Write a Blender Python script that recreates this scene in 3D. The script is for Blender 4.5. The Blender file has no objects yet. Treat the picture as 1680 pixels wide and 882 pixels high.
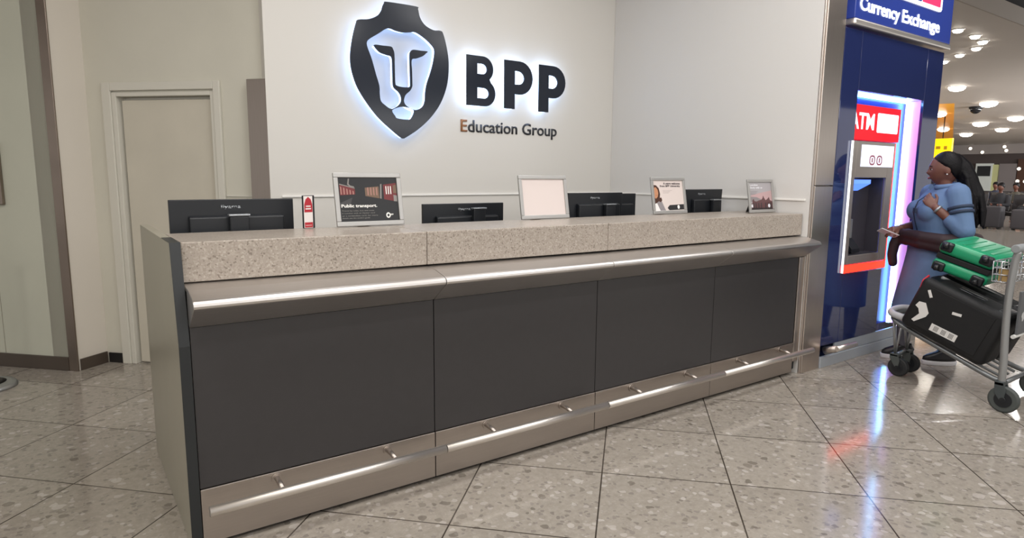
import bpy, bmesh, math, random
from mathutils import Vector, Matrix, Quaternion
random.seed(7)
SC = bpy.context.scene
COL = SC.collection
PI = math.pi

# ------------------------------------------------------------------ helpers
def srgb(h):
    if isinstance(h, (tuple, list)):
        v = [c / 255.0 for c in h]
    else:
        v = [int(h[i:i + 2], 16) / 255.0 for i in (0, 2, 4)]
    return tuple(c / 12.92 if c <= 0.04045 else ((c + 0.055) / 1.055) ** 2.4 for c in v)

def mat(name, col, rough=0.5, metal=0.0, emit=None, es=0.0, spec=None, coat=0.0, var=0.0, vscale=8.0, bump=0.0, bscale=60.0, aniso=None, trans=0.0):
    m = bpy.data.materials.new(name); m.use_nodes = True
    nt = m.node_tree; b = nt.nodes['Principled BSDF']
    c = srgb(col) + (1,)
    b.inputs['Base Color'].default_value = c
    b.inputs['Roughness'].default_value = rough
    b.inputs['Metallic'].default_value = metal
    if spec is not None: b.inputs['Specular IOR Level'].default_value = spec
    if coat: b.inputs['Coat Weight'].default_value = coat; b.inputs['Coat Roughness'].default_value = 0.03
    if trans: b.inputs['Transmission Weight'].default_value = trans
    if emit is not None:
        b.inputs['Emission Color'].default_value = srgb(emit) + (1,)
        b.inputs['Emission Strength'].default_value = es
    N = nt.nodes.new; L = nt.links.new
    if var or bump or aniso:
        tc = N('ShaderNodeTexCoord'); mp = N('ShaderNodeMapping'); L(tc.outputs['Object'], mp.inputs['Vector'])
        if aniso: mp.inputs['Scale'].default_value = aniso
    if var:
        n = N('ShaderNodeTexNoise'); n.inputs['Scale'].default_value = vscale; n.inputs['Detail'].default_value = 5
        L(mp.outputs[0], n.inputs['Vector'])
        r = N('ShaderNodeMapRange'); L(n.outputs['Fac'], r.inputs['Value'])
        r.inputs['From Min'].default_value = 0.3; r.inputs['From Max'].default_value = 0.7
        r.inputs['To Min'].default_value = 1 - var; r.inputs['To Max'].default_value = 1 + var
        mx = N('ShaderNodeMix'); mx.data_type = 'RGBA'; mx.blend_type = 'MULTIPLY'; mx.inputs['Factor'].default_value = 1
        mx.inputs['A'].default_value = c
        L(r.outputs[0], mx.inputs['B']); L(mx.outputs['Result'], b.inputs['Base Color'])
        if metal > 0.5:
            r2 = N('ShaderNodeMapRange'); L(n.outputs['Fac'], r2.inputs['Value'])
            r2.inputs['To Min'].default_value = rough - 0.025; r2.inputs['To Max'].default_value = rough + 0.025
            L(r2.outputs[0], b.inputs['Roughness'])
    if bump:
        n2 = N('ShaderNodeTexNoise'); n2.inputs['Scale'].default_value = bscale; n2.inputs['Detail'].default_value = 3
        L(mp.outputs[0], n2.inputs['Vector'])
        bp = N('ShaderNodeBump'); bp.inputs['Strength'].default_value = bump; bp.inputs['Distance'].default_value = 0.01
        L(n2.outputs['Fac'], bp.inputs['Height']); L(bp.outputs['Normal'], b.inputs['Normal'])
    return m

def link(o, parent=None):
    COL.objects.link(o)
    if parent is not None:
        o.parent = parent
        o.matrix_parent_inverse = Matrix.Translation(parent['_o']) .inverted() if '_o' in parent else Matrix()
    return o

def obj(name, bm, m, parent=None, bevel=0.0, seg=2, smooth=False, sub=0):
    me = bpy.data.meshes.new(name)
    if isinstance(bm, bmesh.types.BMesh):
        bmesh.ops.recalc_face_normals(bm, faces=bm.faces)
        bm.to_mesh(me); bm.free()
    else:
        me = bm
    ms = m if isinstance(m, (list, tuple)) else [m]
    if len(me.materials): me.materials.clear()
    for x in ms: me.materials.append(x)
    o = bpy.data.objects.new(name, me)
    link(o, parent)
    if smooth:
        for p in me.polygons: p.use_smooth = True
    if bevel:
        bv = o.modifiers.new('bev', 'BEVEL'); bv.width = bevel; bv.segments = seg; bv.limit_method = 'ANGLE'; bv.angle_limit = math.radians(40)
    if sub:
        s = o.modifiers.new('sub', 'SUBSURF'); s.levels = sub; s.render_levels = sub
    return o

def tag(o, label=None, cat=None, group=None, kind=None):
    if label: o['label'] = label
    if cat: o['category'] = cat
    if group: o['group'] = group
    if kind: o['kind'] = kind
    return o

def thing(name, label, cat, loc=(0, 0, 0), group=None):
    o = bpy.data.objects.new(name, None); COL.objects.link(o)
    o.empty_display_size = 0.1
    o.location = loc; o['_o'] = Vector(loc)[:]
    return tag(o, label, cat, group)

def struct(name, bm, m, bevel=0.0, parent=None):
    o = obj(name, bm, m, parent, bevel)
    if parent is None: o['kind'] = 'structure'
    return o

def BM(): return bmesh.new()

def box(bm, lo, hi, M=None, mi=0):
    x0, y0, z0 = lo; x1, y1, z1 = hi
    vs = [bm.verts.new(p) for p in ((x0,y0,z0),(x1,y0,z0),(x1,y1,z0),(x0,y1,z0),(x0,y0,z1),(x1,y0,z1),(x1,y1,z1),(x0,y1,z1))]
    for f in ((0,3,2,1),(4,5,6,7),(0,1,5,4),(1,2,6,5),(2,3,7,6),(3,0,4,7)):
        fc = bm.faces.new([vs[i] for i in f]); fc.material_index = mi
    if M is not None: bmesh.ops.transform(bm, matrix=M, verts=vs)
    return bm

def quadprism(bm, pts2, x0, x1, axis='x', mi=0):
    """extrude the closed outline pts2 along an axis; for x: pts are (y,z); y: (x,z); z: (x,y)"""
    def P(a, t):
        return (t, a[0], a[1]) if axis == 'x' else ((a[0], t, a[1]) if axis == 'y' else (a[0], a[1], t))
    A = [bm.verts.new(P(a, x0)) for a in pts2]; B = [bm.verts.new(P(a, x1)) for a in pts2]
    n = len(A)
    for i in range(n):
        bm.faces.new((A[i], A[(i+1) % n], B[(i+1) % n], B[i])).material_index = mi
    bm.faces.new(A).material_index = mi; bm.faces.new(B[::-1]).material_index = mi
    return bm

def tube(bm, pts, r, n=12, cap=True, mi=0):
    pts = [Vector(p) for p in pts]
    rr = r if isinstance(r, (list, tuple)) else [r] * len(pts)
    rings = []; prev = None
    for i, p in enumerate(pts):
        d = (pts[min(i+1, len(pts)-1)] - pts[max(i-1, 0)]).normalized()
        if prev is None:
            u = d.orthogonal().normalized()
        else:
            u = (prev - d * prev.dot(d))
            u = u.normalized() if u.length > 1e-6 else d.orthogonal().normalized()
        prev = u; v = d.cross(u)
        rings.append([bm.verts.new(p + rr[i] * (u * math.cos(2*PI*k/n) + v * math.sin(2*PI*k/n))) for k in range(n)])
    for a, b in zip(rings, rings[1:]):
        for k in range(n):
            f = bm.faces.new((a[k], a[(k+1) % n], b[(k+1) % n], b[k])); f.smooth = True; f.material_index = mi
    if cap:
        bm.faces.new(rings[0][::-1]).material_index = mi; bm.faces.new(rings[-1]).material_index = mi
    return bm

def smoothpath(pts, k=6):
    pts = [Vector(p) for p in pts]; out = []
    P = [2*pts[0]-pts[1]] + pts + [2*pts[-1]-pts[-2]]
    for i in range(1, len(P)-2):
        for j in range(k):
            t = j / k; a, b, c, d = P[i-1], P[i], P[i+1], P[i+2]
            out.append(0.5*((2*b) + (c-a)*t + (2*a-5*b+4*c-d)*t*t + (3*b-a-3*c+d)*t**3))
    out.append(pts[-1])
    return out

def capsule(bm, a, b, ra, rb, n=14):
    a, b = Vector(a), Vector(b); d = b - a; L = max(d.length, 1e-5); d /= L
    u = d.orthogonal().normalized(); v = d.cross(u)
    prof = [(-ra*math.cos(t), ra*math.sin(t)) for t in [PI/2*k/4 for k in range(0, 5)]] + [(L+rb*math.sin(t), rb*math.cos(t)) for t in [PI/2*k/4 for k in range(0, 5)]]
    rings = []
    for s, r in prof:
        if r < 1e-5: rings.append([bm.verts.new(a + d*s)])
        else: rings.append([bm.verts.new(a + d*s + r*(u*math.cos(2*PI*k/n)+v*math.sin(2*PI*k/n))) for k in range(n)])
    for A, B in zip(rings, rings[1:]):
        if len(A) == 1:
            for k in range(n): bm.faces.new((A[0], B[(k+1) % n], B[k]))
        elif len(B) == 1:
            for k in range(n): bm.faces.new((A[k], A[(k+1) % n], B[0]))
        else:
            for k in range(n): bm.faces.new((A[k], A[(k+1) % n], B[(k+1) % n], B[k]))

def loft(bm, rings, n=24):
    """rings: (centre Vector, half-axis vector a, half-axis vector b)"""
    R = []
    for c, a, b in rings:
        c, a, b = Vector(c), Vector(a), Vector(b)
        R.append([bm.verts.new(c + a*math.cos(2*PI*k/n) + b*math.sin(2*PI*k/n)) for k in range(n)])
    for A, B in zip(R, R[1:]):
        for k in range(n): bm.faces.new((A[k], A[(k+1) % n], B[(k+1) % n], B[k])).smooth = True
    bm.faces.new(R[0][::-1]); bm.faces.new(R[-1])
    return bm

def ellipsoid(bm, c, r, M=None, sub=3, fn=None):
    ret = bmesh.ops.create_icosphere(bm, subdivisions=sub, radius=1.0)
    vs = ret['verts']
    for v in vs:
        p = v.co.copy()
        q = Vector((p.x*r[0], p.y*r[1], p.z*r[2]))
        if fn: q = fn(p, q)
        v.co = q
    if M is not None: bmesh.ops.transform(bm, matrix=M, verts=vs)
    bmesh.ops.translate(bm, vec=Vector(c), verts=vs)
    for v in vs:
        for f in v.link_faces: f.smooth = True

def fuse(bm, voxel=0.006, smooth=6, fac=0.5):
    """one continuous skin out of overlapping forms"""
    me = bpy.data.meshes.new('tmp'); bmesh.ops.recalc_face_normals(bm, faces=bm.faces); bm.to_mesh(me); bm.free()
    o = bpy.data.objects.new('tmp', me); COL.objects.link(o)
    r = o.modifiers.new('r', 'REMESH'); r.mode = 'VOXEL'; r.voxel_size = voxel; r.use_smooth_shade = True
    if smooth:
        s = o.modifiers.new('s', 'SMOOTH'); s.iterations = smooth; s.factor = fac
    dg = bpy.context.evaluated_depsgraph_get(); dg.update()
    out = bpy.data.meshes.new_from_object(o.evaluated_get(dg))
    bpy.data.objects.remove(o); bpy.data.meshes.remove(me)
    for p in out.polygons: p.use_smooth = True
    return out

def curve_mesh(loops, ext=0.01, bevel=0.0):
    """flat outline(s) (x,y), holes allowed -> mesh of thickness 2*ext about z=0"""
    cu = bpy.data.curves.new('c', 'CURVE'); cu.dimensions = '2D'; cu.fill_mode = 'BOTH'; cu.extrude = ext; cu.bevel_depth = bevel
    for lp in loops:
        s = cu.splines.new('POLY'); s.points.add(len(lp)-1); s.use_cyclic_u = True
        for p, q in zip(s.points, lp): p.co = (q[0], q[1], 0, 1)
    return conv(cu)

def conv(cu):
    o = bpy.data.objects.new('c', cu); COL.objects.link(o)
    dg = bpy.context.evaluated_depsgraph_get(); dg.update()
    me = bpy.data.meshes.new_from_object(o.evaluated_get(dg))
    bpy.data.objects.remove(o); bpy.data.curves.remove(cu)
    return me

def text_mesh(s, w=None, h=None, ext=0.001, bold=0.0, res=3, align='LEFT'):
    """lettering in xy, lower-left of its box at 0,0, scaled to width w / cap-box height h"""
    cu = bpy.data.curves.new('t', 'FONT'); cu.body = s; cu.size = 1; cu.extrude = 0; cu.offset = bold; cu.resolution_u = res
    cu.align_x = align
    me = conv(cu)
    xs = [v.co.x for v in me.vertices]; ys = [v.co.y for v in me.vertices]
    x0, x1, y0, y1 = min(xs), max(xs), min(ys), max(ys)
    sx = w/(x1-x0) if w else None; sy = h/(y1-y0) if h else None
    if sx is None: sx = sy
    if sy is None: sy = sx
    bm = bmesh.new(); bm.from_mesh(me); bpy.data.meshes.remove(me)
    for v in bm.verts: v.co = Vector(((v.co.x-x0)*sx, (v.co.y-y0)*sy, 0))
    if ext:
        g = bmesh.ops.extrude_face_region(bm, geom=bm.faces[:])
        bmesh.ops.translate(bm, vec=(0, 0, ext), verts=[e for e in g['geom'] if isinstance(e, bmesh.types.BMVert)])
    return bm

def addmesh(bm, src, M, mi=0):
    """add mesh / bmesh src to bm under matrix M"""
    if isinstance(src, bmesh.types.BMesh):
        me = bpy.data.meshes.new('x'); src.to_mesh(me); src.free()
    else: me = src
    nv, nf = len(bm.verts), len(bm.faces)
    bm.from_mesh(me); bm.verts.ensure_lookup_table(); bm.faces.ensure_lookup_table()
    bmesh.ops.transform(bm, matrix=M, verts=bm.verts[nv:])
    for f in bm.faces[nf:]: f.material_index = mi
    bpy.data.meshes.remove(me)

def front(x, y, z):
    """matrix: local xy drawing -> upright on a plane facing -y at depth y"""
    return Matrix.Translation((x, y, z)) @ Matrix.Rotation(PI/2, 4, 'X')

def dup(root, loc):
    r = root.copy(); COL.objects.link(r); r.location = loc
    for ch in list(root.children):
        c = ch.copy(); COL.objects.link(c); c.parent = r
        for g in list(ch.children):
            d = g.copy(); COL.objects.link(d); d.parent = c
    return r

# ------------------------------------------------------------------ materials
def brushed(name, col, rough=0.28, aniso=(1, 30, 30), var=0.03):
    return mat(name, col, rough, 1.0, var=var, vscale=6, aniso=aniso)

M_steel = brushed('brushed_steel', 'd2cecb', 0.34)
M_steel_v = brushed('brushed_steel_upright', 'd2c8c0', 0.3, aniso=(30, 30, 1))
M_steel_k = brushed('kick_steel', 'b8afa8', 0.36)
M_rail = mat('polished_rail', 'e6e0da', 0.4, 1.0)
M_bronze = mat('bronze_edge', '8d8178', 0.35, 1.0, var=0.1, vscale=3)
M_char = mat('charcoal_laminate', '363435', 0.42, var=0.04, vscale=20, bump=0.02, bscale=200)
M_endp = mat('end_panel_laminate', '979385', 0.3, var=0.03, vscale=5)
M_dark = mat('black_edge', '232628', 0.4)
M_stone = None
M_wall = mat('white_wall_paint', 'd9d6d0', 0.55, bump=0.015, bscale=120)
M_wallr = mat('white_wall_paint_right', 'd9d7d4', 0.55, bump=0.015, bscale=120)
M_cream = mat('cream_wall_paint', 'cfccbf', 0.5, var=0.025, vscale=2.5)
M_creaml = mat('glossy_cream_panel', 'c4c5b6', 0.6, var=0.04, vscale=1.6)
M_whitep = mat('white_wall_return', 'd6cfc4', 0.5)
M_door = mat('cream_door_paint', 'c9c3b4', 0.4, var=0.04, vscale=3)
M_frame = mat('cream_gloss_trim', 'd2cfc4', 0.3)
M_brown = mat('brown_baseboard', '4a4038', 0.35)
M_blackr = mat('black_rubber', '1d1b1a', 0.5)
M_navy = mat('navy_glass', '222c58', 0.06, coat=0.5, spec=0.7)
M_navys = mat('navy_sign_face', '2b3c86', 0.2, emit='2b3c8c', es=0.25, coat=0.4)
M_logo = mat('dark_logo_gloss', '1c2330', 0.16, spec=0.35)
M_halo = mat('halo_acrylic', 'cfe2ff', 0.3, emit='bcd6ff', es=2.6)
M_halo2 = mat('bright_halo_acrylic', 'cfe2ff', 0.3, emit='c4dcff', es=4.5)
M_backing = mat('sign_backing', 'b0b2b6', 0.5)
M_letter = mat('dark_lettering', '2c2e33', 0.35)
M_copper = mat('copper_lettering', '9a6a45', 0.35)
M_plast = mat('black_plastic', '181b20', 0.4, bump=0.02, bscale=300)
M_plast2 = mat('black_gloss_plastic', '1a1c20', 0.2)
M_grey_print = mat('grey_print', '6b6f74', 0.5)
M_silver = mat('silver_plastic', '9a9ea2', 0.3, 0.6)
M_snap = mat('satin_aluminium_frame', 'aeadab', 0.32, 0.5)
M_paper = mat('pinkish_white_paper', 'd8ccc8', 0.25)
M_white = mat('white_print', 'f0eeea', 0.4)
M_led = mat('led_strip', 'ffffff', 0.4, emit='86d2ff', es=11.0)
M_pink = mat('pink_led_spill', 'f0a8d8', 0.3, emit='e070c8', es=0.36)  # recess side: coloured LED light put into base colour and emission
M_lilac = mat('lilac_led_spill', 'c8b8ff', 0.3, emit='8c7cff', es=0.45)  # recess soffit: lilac LED light painted in, weakly emissive
M_bluew = mat('blue_recess_wall', '1436a8', 0.25)
M_red = mat('red_lit_panel', 'a8101c', 0.5, emit='f01c28', es=0.8, spec=0.2)
M_redglow = mat('red_glow_bar', 'ff3020', 0.3, emit='ff2a18', es=3.2)
M_wlit = mat('white_lit_panel', 'ffffff', 0.3, emit='f2f6ff', es=1.1)
M_atm = mat('grey_metal_fascia', '9b938d', 0.35, 0.5)
M_atmd = mat('dark_fascia_recess', '4d4a52', 0.3, 0.4)
M_blues = mat('blue_screen', '4060e0', 0.2, emit='5a86ff', es=1.6)
M_ceil = mat('beige_ceiling', 'c9c0b8', 0.6)
M_ceild = mat('dark_ceiling_void', '171a22', 0.8)
M_fascia = mat('ceiling_fascia', 'a89c90', 0.6)
M_lamp = mat('lamp_lens', 'ffffff', 0.4, emit='fff6e8', es=14.0)
M_lampf = mat('far_glow_spot', 'ffffff', 0.4, emit='fff4e4', es=3.0)
M_lampr = mat('lamp_ring', 'b8b0a8', 0.4)
M_orange = mat('orange_ceiling_glow', 'f2a23a', 0.35, emit='f09a30', es=0.25)
M_yellow = mat('yellow_lit_sign', 'ffd000', 0.4, emit='ffc400', es=1.15)

def terrazzo_floor():
    m = bpy.data.materials.new('terrazzo_tiles'); m.use_nodes = True
    nt = m.node_tree; N = nt.nodes.new; L = nt.links.new; b = nt.nodes['Principled BSDF']
    tc = N('ShaderNodeTexCoord')
    mp = N('ShaderNodeMapping'); mp.vector_type = 'POINT'
    s = 0.5986; ang = math.radians(45.512)
    # local tile coordinates: (p - o) rotated by +ang, over s
    sub = N('ShaderNodeVectorMath'); sub.operation = 'SUBTRACT'; sub.inputs[1].default_value = (0.8603, -0.3770, 0)
    L(tc.outputs['Object'], sub.inputs[0])
    rot = N('ShaderNodeVectorRotate'); rot.rotation_type = 'Z_AXIS'; rot.inputs['Angle'].default_value = ang
    L(sub.outputs[0], rot.inputs['Vector'])
    sc = N('ShaderNodeVectorMath'); sc.operation = 'SCALE'; sc.inputs['Scale'].default_value = 1/s
    L(rot.outputs[0], sc.inputs[0])
    sep = N('ShaderNodeSeparateXYZ'); L(sc.outputs[0], sep.inputs[0])
    def mth(op, a, v=None, b_=None):
        n = N('ShaderNodeMath'); n.operation = op; L(a, n.inputs[0])
        if v is not None: n.inputs[1].default_value = v
        if b_ is not None: L(b_, n.inputs[1])
        return n.outputs[0]
    ds = []
    for ax in ('X', 'Y'):
        r = mth('ROUND', sep.outputs[ax]); d = mth('ABSOLUTE', mth('SUBTRACT', sep.outputs[ax], b_=r))
        ds.append(d)
    d = N('ShaderNodeMath'); d.operation = 'MINIMUM'; L(ds[0], d.inputs[0]); L(ds[1], d.inputs[1])
    gw = N('ShaderNodeMapRange'); L(d.outputs[0], gw.inputs['Value'])
    gw.inputs['From Min'].default_value = 0.0035; gw.inputs['From Max'].default_value = 0.0075
    gw.inputs['To Min'].default_value = 1; gw.inputs['To Max'].default_value = 0
    # tile id tint
    fl = N('ShaderNodeVectorMath'); fl.operation = 'FLOOR'; L(sc.outputs[0], fl.inputs[0])
    wn = N('ShaderNodeTexWhiteNoise'); wn.noise_dimensions = '3D'; L(fl.outputs[0], wn.inputs['Vector'])
    # base
    nb = N('ShaderNodeTexNoise'); nb.inputs['Scale'].default_value = 26; nb.inputs['Detail'].default_value = 8; nb.inputs['Roughness'].default_value = 0.7
    L(tc.outputs['Object'], nb.inputs['Vector'])
    rb = N('ShaderNodeValToRGB'); L(nb.outputs['Fac'], rb.inputs['Fac'])
    rb.color_ramp.elements[0].position = 0.32; rb.color_ramp.elements[0].color = srgb('8e877e') + (1,)
    rb.color_ramp.elements[1].position = 0.68; rb.color_ramp.elements[1].color = srgb('a39c92') + (1,)
    cur = rb.outputs['Color']
    # distorted coordinates for chip outlines
    nd = N('ShaderNodeTexNoise'); nd.inputs['Scale'].default_value = 22; nd.inputs['Detail'].default_value = 2; L(tc.outputs['Object'], nd.inputs['Vector'])
    off = N('ShaderNodeVectorMath'); off.operation = 'MULTIPLY_ADD'
    L(nd.outputs['Color'], off.inputs[0]); off.inputs[1].default_value = (0.035, 0.035, 0); L(tc.outputs['Object'], off.inputs[2])
    def chips(scale, lo, hi, rad, ca, cb, cur, amount=1.0):
        v = N('ShaderNodeTexVoronoi'); v.voronoi_dimensions = '2D'; v.inputs['Scale'].default_value = scale; v.inputs['Randomness'].default_value = 1
        L(off.outputs[0], v.inputs['Vector'])
        sp = N('ShaderNodeSeparateColor'); L(v.outputs['Color'], sp.inputs[0])
        a = mth('GREATER_THAN', sp.outputs[0], lo); c = mth('LESS_THAN', sp.outputs[0], hi)
        rr = mth('MULTIPLY', sp.outputs[1], rad); rr = mth('ADD', rr, rad*0.35)
        e = N('ShaderNodeMath'); e.operation = 'LESS_THAN'; L(v.outputs['Distance'], e.inputs[0]); L(rr, e.inputs[1])
        k = mth('MULTIPLY', a, b_=c); k = mth('MULTIPLY', k, b_=e.outputs[0]); k = mth('MULTIPLY', k, amount)
        cm = N('ShaderNodeMix'); cm.data_type = 'RGBA'; L(sp.outputs[2], cm.inputs['Factor']); cm.inputs['A'].default_value = srgb(ca)+(1,); cm.inputs['B'].default_value = srgb(cb)+(1,)
        mx = N('ShaderNodeMix'); mx.data_type = 'RGBA'; L(k, mx.inputs['Factor']); L(cur, mx.inputs['A']); L(cm.outputs['Result'], mx.inputs['B'])
        return mx.outputs['Result']
    cur = chips(75, 0.60, 1.0, 0.42, 'aca69e', '948d86', cur, 0.5)
    cur = chips(46, 0.0, 0.18, 0.46, '6c6560', '837b76', cur, 0.6)
    cur = chips(31, 0.87, 1.0, 0.40, 'c0bab4', 'b0a9a3', cur, 0.6)
    cur = chips(21, 0.0, 0.11, 0.34, '625b53', '7f776e', cur, 0.7)
    cur = chips(14, 0.90, 1.0, 0.26, 'c2bcb6', 'b4ada7', cur, 0.6)
    tint = N('ShaderNodeMapRange'); L(wn.outputs['Value'], tint.inputs['Value']); tint.inputs['To Min'].default_value = 0.93; tint.inputs['To Max'].default_value = 1.05
    mt = N('ShaderNodeMix'); mt.data_type = 'RGBA'; mt.blend_type = 'MULTIPLY'; mt.inputs['Factor'].default_value = 1; L(cur, mt.inputs['A']); L(tint.outputs[0], mt.inputs['B'])
    mg = N('ShaderNodeMix'); mg.data_type = 'RGBA'; L(gw.outputs[0], mg.inputs['Factor']); L(mt.outputs['Result'], mg.inputs['A']); mg.inputs['B'].default_value = srgb('3c352e')+(1,)
    L(mg.outputs['Result'], b.inputs['Base Color'])
    rg = N('ShaderNodeMapRange'); L(nb.outputs['Fac'], rg.inputs['Value']); rg.inputs['To Min'].default_value = 0.08; rg.inputs['To Max'].default_value = 0.15
    L(rg.outputs[0], b.inputs['Roughness'])
    b.inputs['Specular IOR Level'].default_value = 0.5
    return m

def stone_mat():
    m = bpy.data.materials.new('speckled_stone'); m.use_nodes = True
    nt = m.node_tree; N = nt.nodes.new; L = nt.links.new; b = nt.nodes['Principled BSDF']
    tc = N('ShaderNodeTexCoord')
    v = N('ShaderNodeTexVoronoi'); v.inputs['Scale'].default_value = 170; L(tc.outputs['Object'], v.inputs['Vector'])
    sp = N('ShaderNodeSeparateColor'); L(v.outputs['Color'], sp.inputs[0])
    r = N('ShaderNodeValToRGB'); L(sp.outputs[0], r.inputs['Fac']); r.color_ramp.interpolation = 'CONSTANT'
    e = r.color_ramp.elements; e[0].position = 0; e[0].color = srgb('83796f')+(1,); e[1].position = 0.06; e[1].color = srgb('a2988e')+(1,)
    for p, c in ((0.5, 'aaa096'), (0.72, '9a9085'), (0.92, 'b4aba1')):
        k = r.color_ramp.elements.new(p); k.color = srgb(c)+(1,)
    n = N('ShaderNodeTexNoise'); n.inputs['Scale'].default_value = 9; n.inputs['Detail'].default_value = 6; L(tc.outputs['Object'], n.inputs['Vector'])
    mr = N('ShaderNodeMapRange'); L(n.outputs['Fac'], mr.inputs['Value']); mr.inputs['To Min'].default_value = 0.9; mr.inputs['To Max'].default_value = 1.08
    mx = N('ShaderNodeMix'); mx.data_type = 'RGBA'; mx.blend_type = 'MULTIPLY'; mx.inputs['Factor'].default_value = 1
    L(r.outputs['Color'], mx.inputs['A']); L(mr.outputs[0], mx.inputs['B']); L(mx.outputs['Result'], b.inputs['Base Color'])
    b.inputs['Roughness'].default_value = 0.3
    return m

M_floor = terrazzo_floor()
M_stone = stone_mat()

# ------------------------------------------------------------------ camera
cam = bpy.data.cameras.new('camera'); co = bpy.data.objects.new('camera', cam); COL.objects.link(co)
yaw, pitch, roll = math.radians(35.0952), math.radians(-8.2992), math.radians(0.4693)
fwd = Vector((math.sin(yaw)*math.cos(pitch), math.cos(yaw)*math.cos(pitch), math.sin(pitch)))
rt = Vector((math.cos(yaw), -math.sin(yaw), 0)); up = rt.cross(fwd)
r2 = math.cos(roll)*rt + math.sin(roll)*up; u2 = -math.sin(roll)*rt + math.cos(roll)*up
R = Matrix((r2, u2, -fwd)).transposed()
co.matrix_world = Matrix.Translation((-0.3455, -2.5301, 1.4244)) @ R.to_4x4()
cam.sensor_width = 36; cam.lens = 1049.83/1680*36; cam.clip_end = 200; cam.clip_start = 0.05
SC.camera = co

# ------------------------------------------------------------------ room shell
a = Vector((0.7007, -0.7134, 0)); bdir = Vector((0.7134, 0.7007, 0))       # the tile grid's two directions
P0 = Vector((-0.14, 3.09, 0)); P1 = Vector((-0.335, 2.935, 0))
def W(s, n, z):
    """point on the door wall: s along it, n out of it towards the hall"""
    return P0 + a*s - bdir*n + Vector((0, 0, z))
def wbox(bm, s0, s1, n0, n1, z0, z1, base=P0, mi=0):
    vs = [bm.verts.new(base + a*s - bdir*n + Vector((0, 0, z))) for z in (z0, z1) for (s, n) in ((s0, n0), (s1, n0), (s1, n1), (s0, n1))]
    for f in ((0,3,2,1),(4,5,6,7),(0,1,5,4),(1,2,6,5),(2,3,7,6),(3,0,4,7)): bm.faces.new([vs[i] for i in f]).material_index = mi
    return bm

struct('floor', box(BM(), (-8, -9, -0.1), (52, 30, 0)), M_floor)
H = 3.5
struct('ceiling', box(BM(), (-8, 0.95, H), (52, 30, H+0.12)), M_ceil)
struct('ceiling_void', box(BM(), (7.6, -9, 3.72), (52, 0.95, 3.82)), M_ceild)
struct('ceiling_concourse', box(BM(), (-8, -5.5, 3.72), (7.598, 0.95, 3.82)), mat('concourse_ceiling', 'ddd5cc', .6))
struct('trim_1', box(BM(), (-8, 0.93, H), (52, 0.949, 3.715)), M_fascia)

struct('wall_back', box(BM(), (0.83, 2.02, 0), (4.2, 2.2, H-0.002)), M_wall)
struct('wall_right', box(BM(), (4.0, -0.01, 0), (4.25, 2.018, H-0.002)), M_wallr)
# door wall with its opening
bm = BM()
wbox(bm, 0, 0.215, -0.15, 0, 0, H-.002); wbox(bm, 1.02, 1.43, -0.15, 0, 0, H-.002); wbox(bm, 0.215, 1.02, -0.15, 0, 1.985, H-.002)
struct('wall_left', bm, M_cream)
# door: frame and slab
bm = BM()
wbox(bm, 0.142, 0.212, 0.001, 0.022, 0, 2.052); wbox(bm, 1.022, 1.072, 0.001, 0.022, 0, 2.052); wbox(bm, 0.212, 1.022, 0.001, 0.022, 1.995, 2.052)
wbox(bm, 0.213, 0.25, -0.14, 0.012, 0, 1.984); wbox(bm, 0.992, 1.019, -0.14, 0.012, 0, 1.984); wbox(bm, 0.25, 0.992, -0.14, 0.012, 1.955, 1.984)
wbox(bm, 0.25, 0.268, -0.14, -0.06, 0, 1.955); wbox(bm, 0.268, 0.992, -0.14, -0.06, 1.935, 1.955)
fr = struct('trim_2', bm, M_frame, 0.004)
struct('door_1', wbox(BM(), 0.27, 0.984, -0.055, -0.02, 0.012, 1.932), M_door, 0.003)
bm = wbox(BM(), 0.9845, 0.9915, -0.055, -0.035, 0.012, 1.95)
struct('trim_3', bm, M_brown)
# white return wall between the door wall and the glossy panel
bm = BM()
q0, q1 = P1, P0
n = -a
vs = []
for z in (0, H-.002):
    for p in (P1, P0, P0 + n*0.2 , P1 + n*0.2): vs.append(bm.verts.new(p + Vector((0, 0, z))))
for f in ((0,3,2,1),(4,5,6,7),(0,1,5,4),(1,2,6,5),(2,3,7,6),(3,0,4,7)): bm.faces.new([vs[i] for i in f])
struct('wall_return', bm, M_whitep)
# glossy panel wall running off to the left
bm = wbox(BM(), -4.0, -0.001, -0.2, 0.0, 0, H-.002, base=P1); struct('wall_panel', bm, M_creaml)
struct('trim_4', wbox(BM(), -0.062, 0.012, 0.001, 0.014, 0, H-.002, base=P1), M_bronze, 0.003)
struct('trim_5', wbox(BM(), -0.612, -0.608, 0.0005, 0.002, 0.1, H-.002, base=P1), M_endp)
struct('baseboard_left', wbox(BM(), -4.0, -0.064, 0.001, 0.016, 0, 0.1, base=P1), M_brown, 0.003)
bm = BM()
rd = (P0 - P1).normalized(); rn = Vector((rd.y, -rd.x, 0))
for (s0, s1) in ((0.02, 0.248),):
    vs = []
    for z in (0, 0.085):
        for (t, k) in ((0.016, 0), (0.235, 0), (0.235, 0.012), (0.016, 0.012)):
            vs.append(bm.verts.new(P1 + rd*t + rn*(k+0.002) + Vector((0, 0, z))))
    for f in ((0,3,2,1),(4,5,6,7),(0,1,5,4),(1,2,6,5),(2,3,7,6),(3,0,4,7)): bm.faces.new([vs[i] for i in f])
struct('baseboard_return', bm, M_brown, 0.003)
struct('baseboard_door', wbox(BM(), 0.016, 0.14, 0.001, 0.012, 0, 0.075), M_blackr, 0.002)
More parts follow.
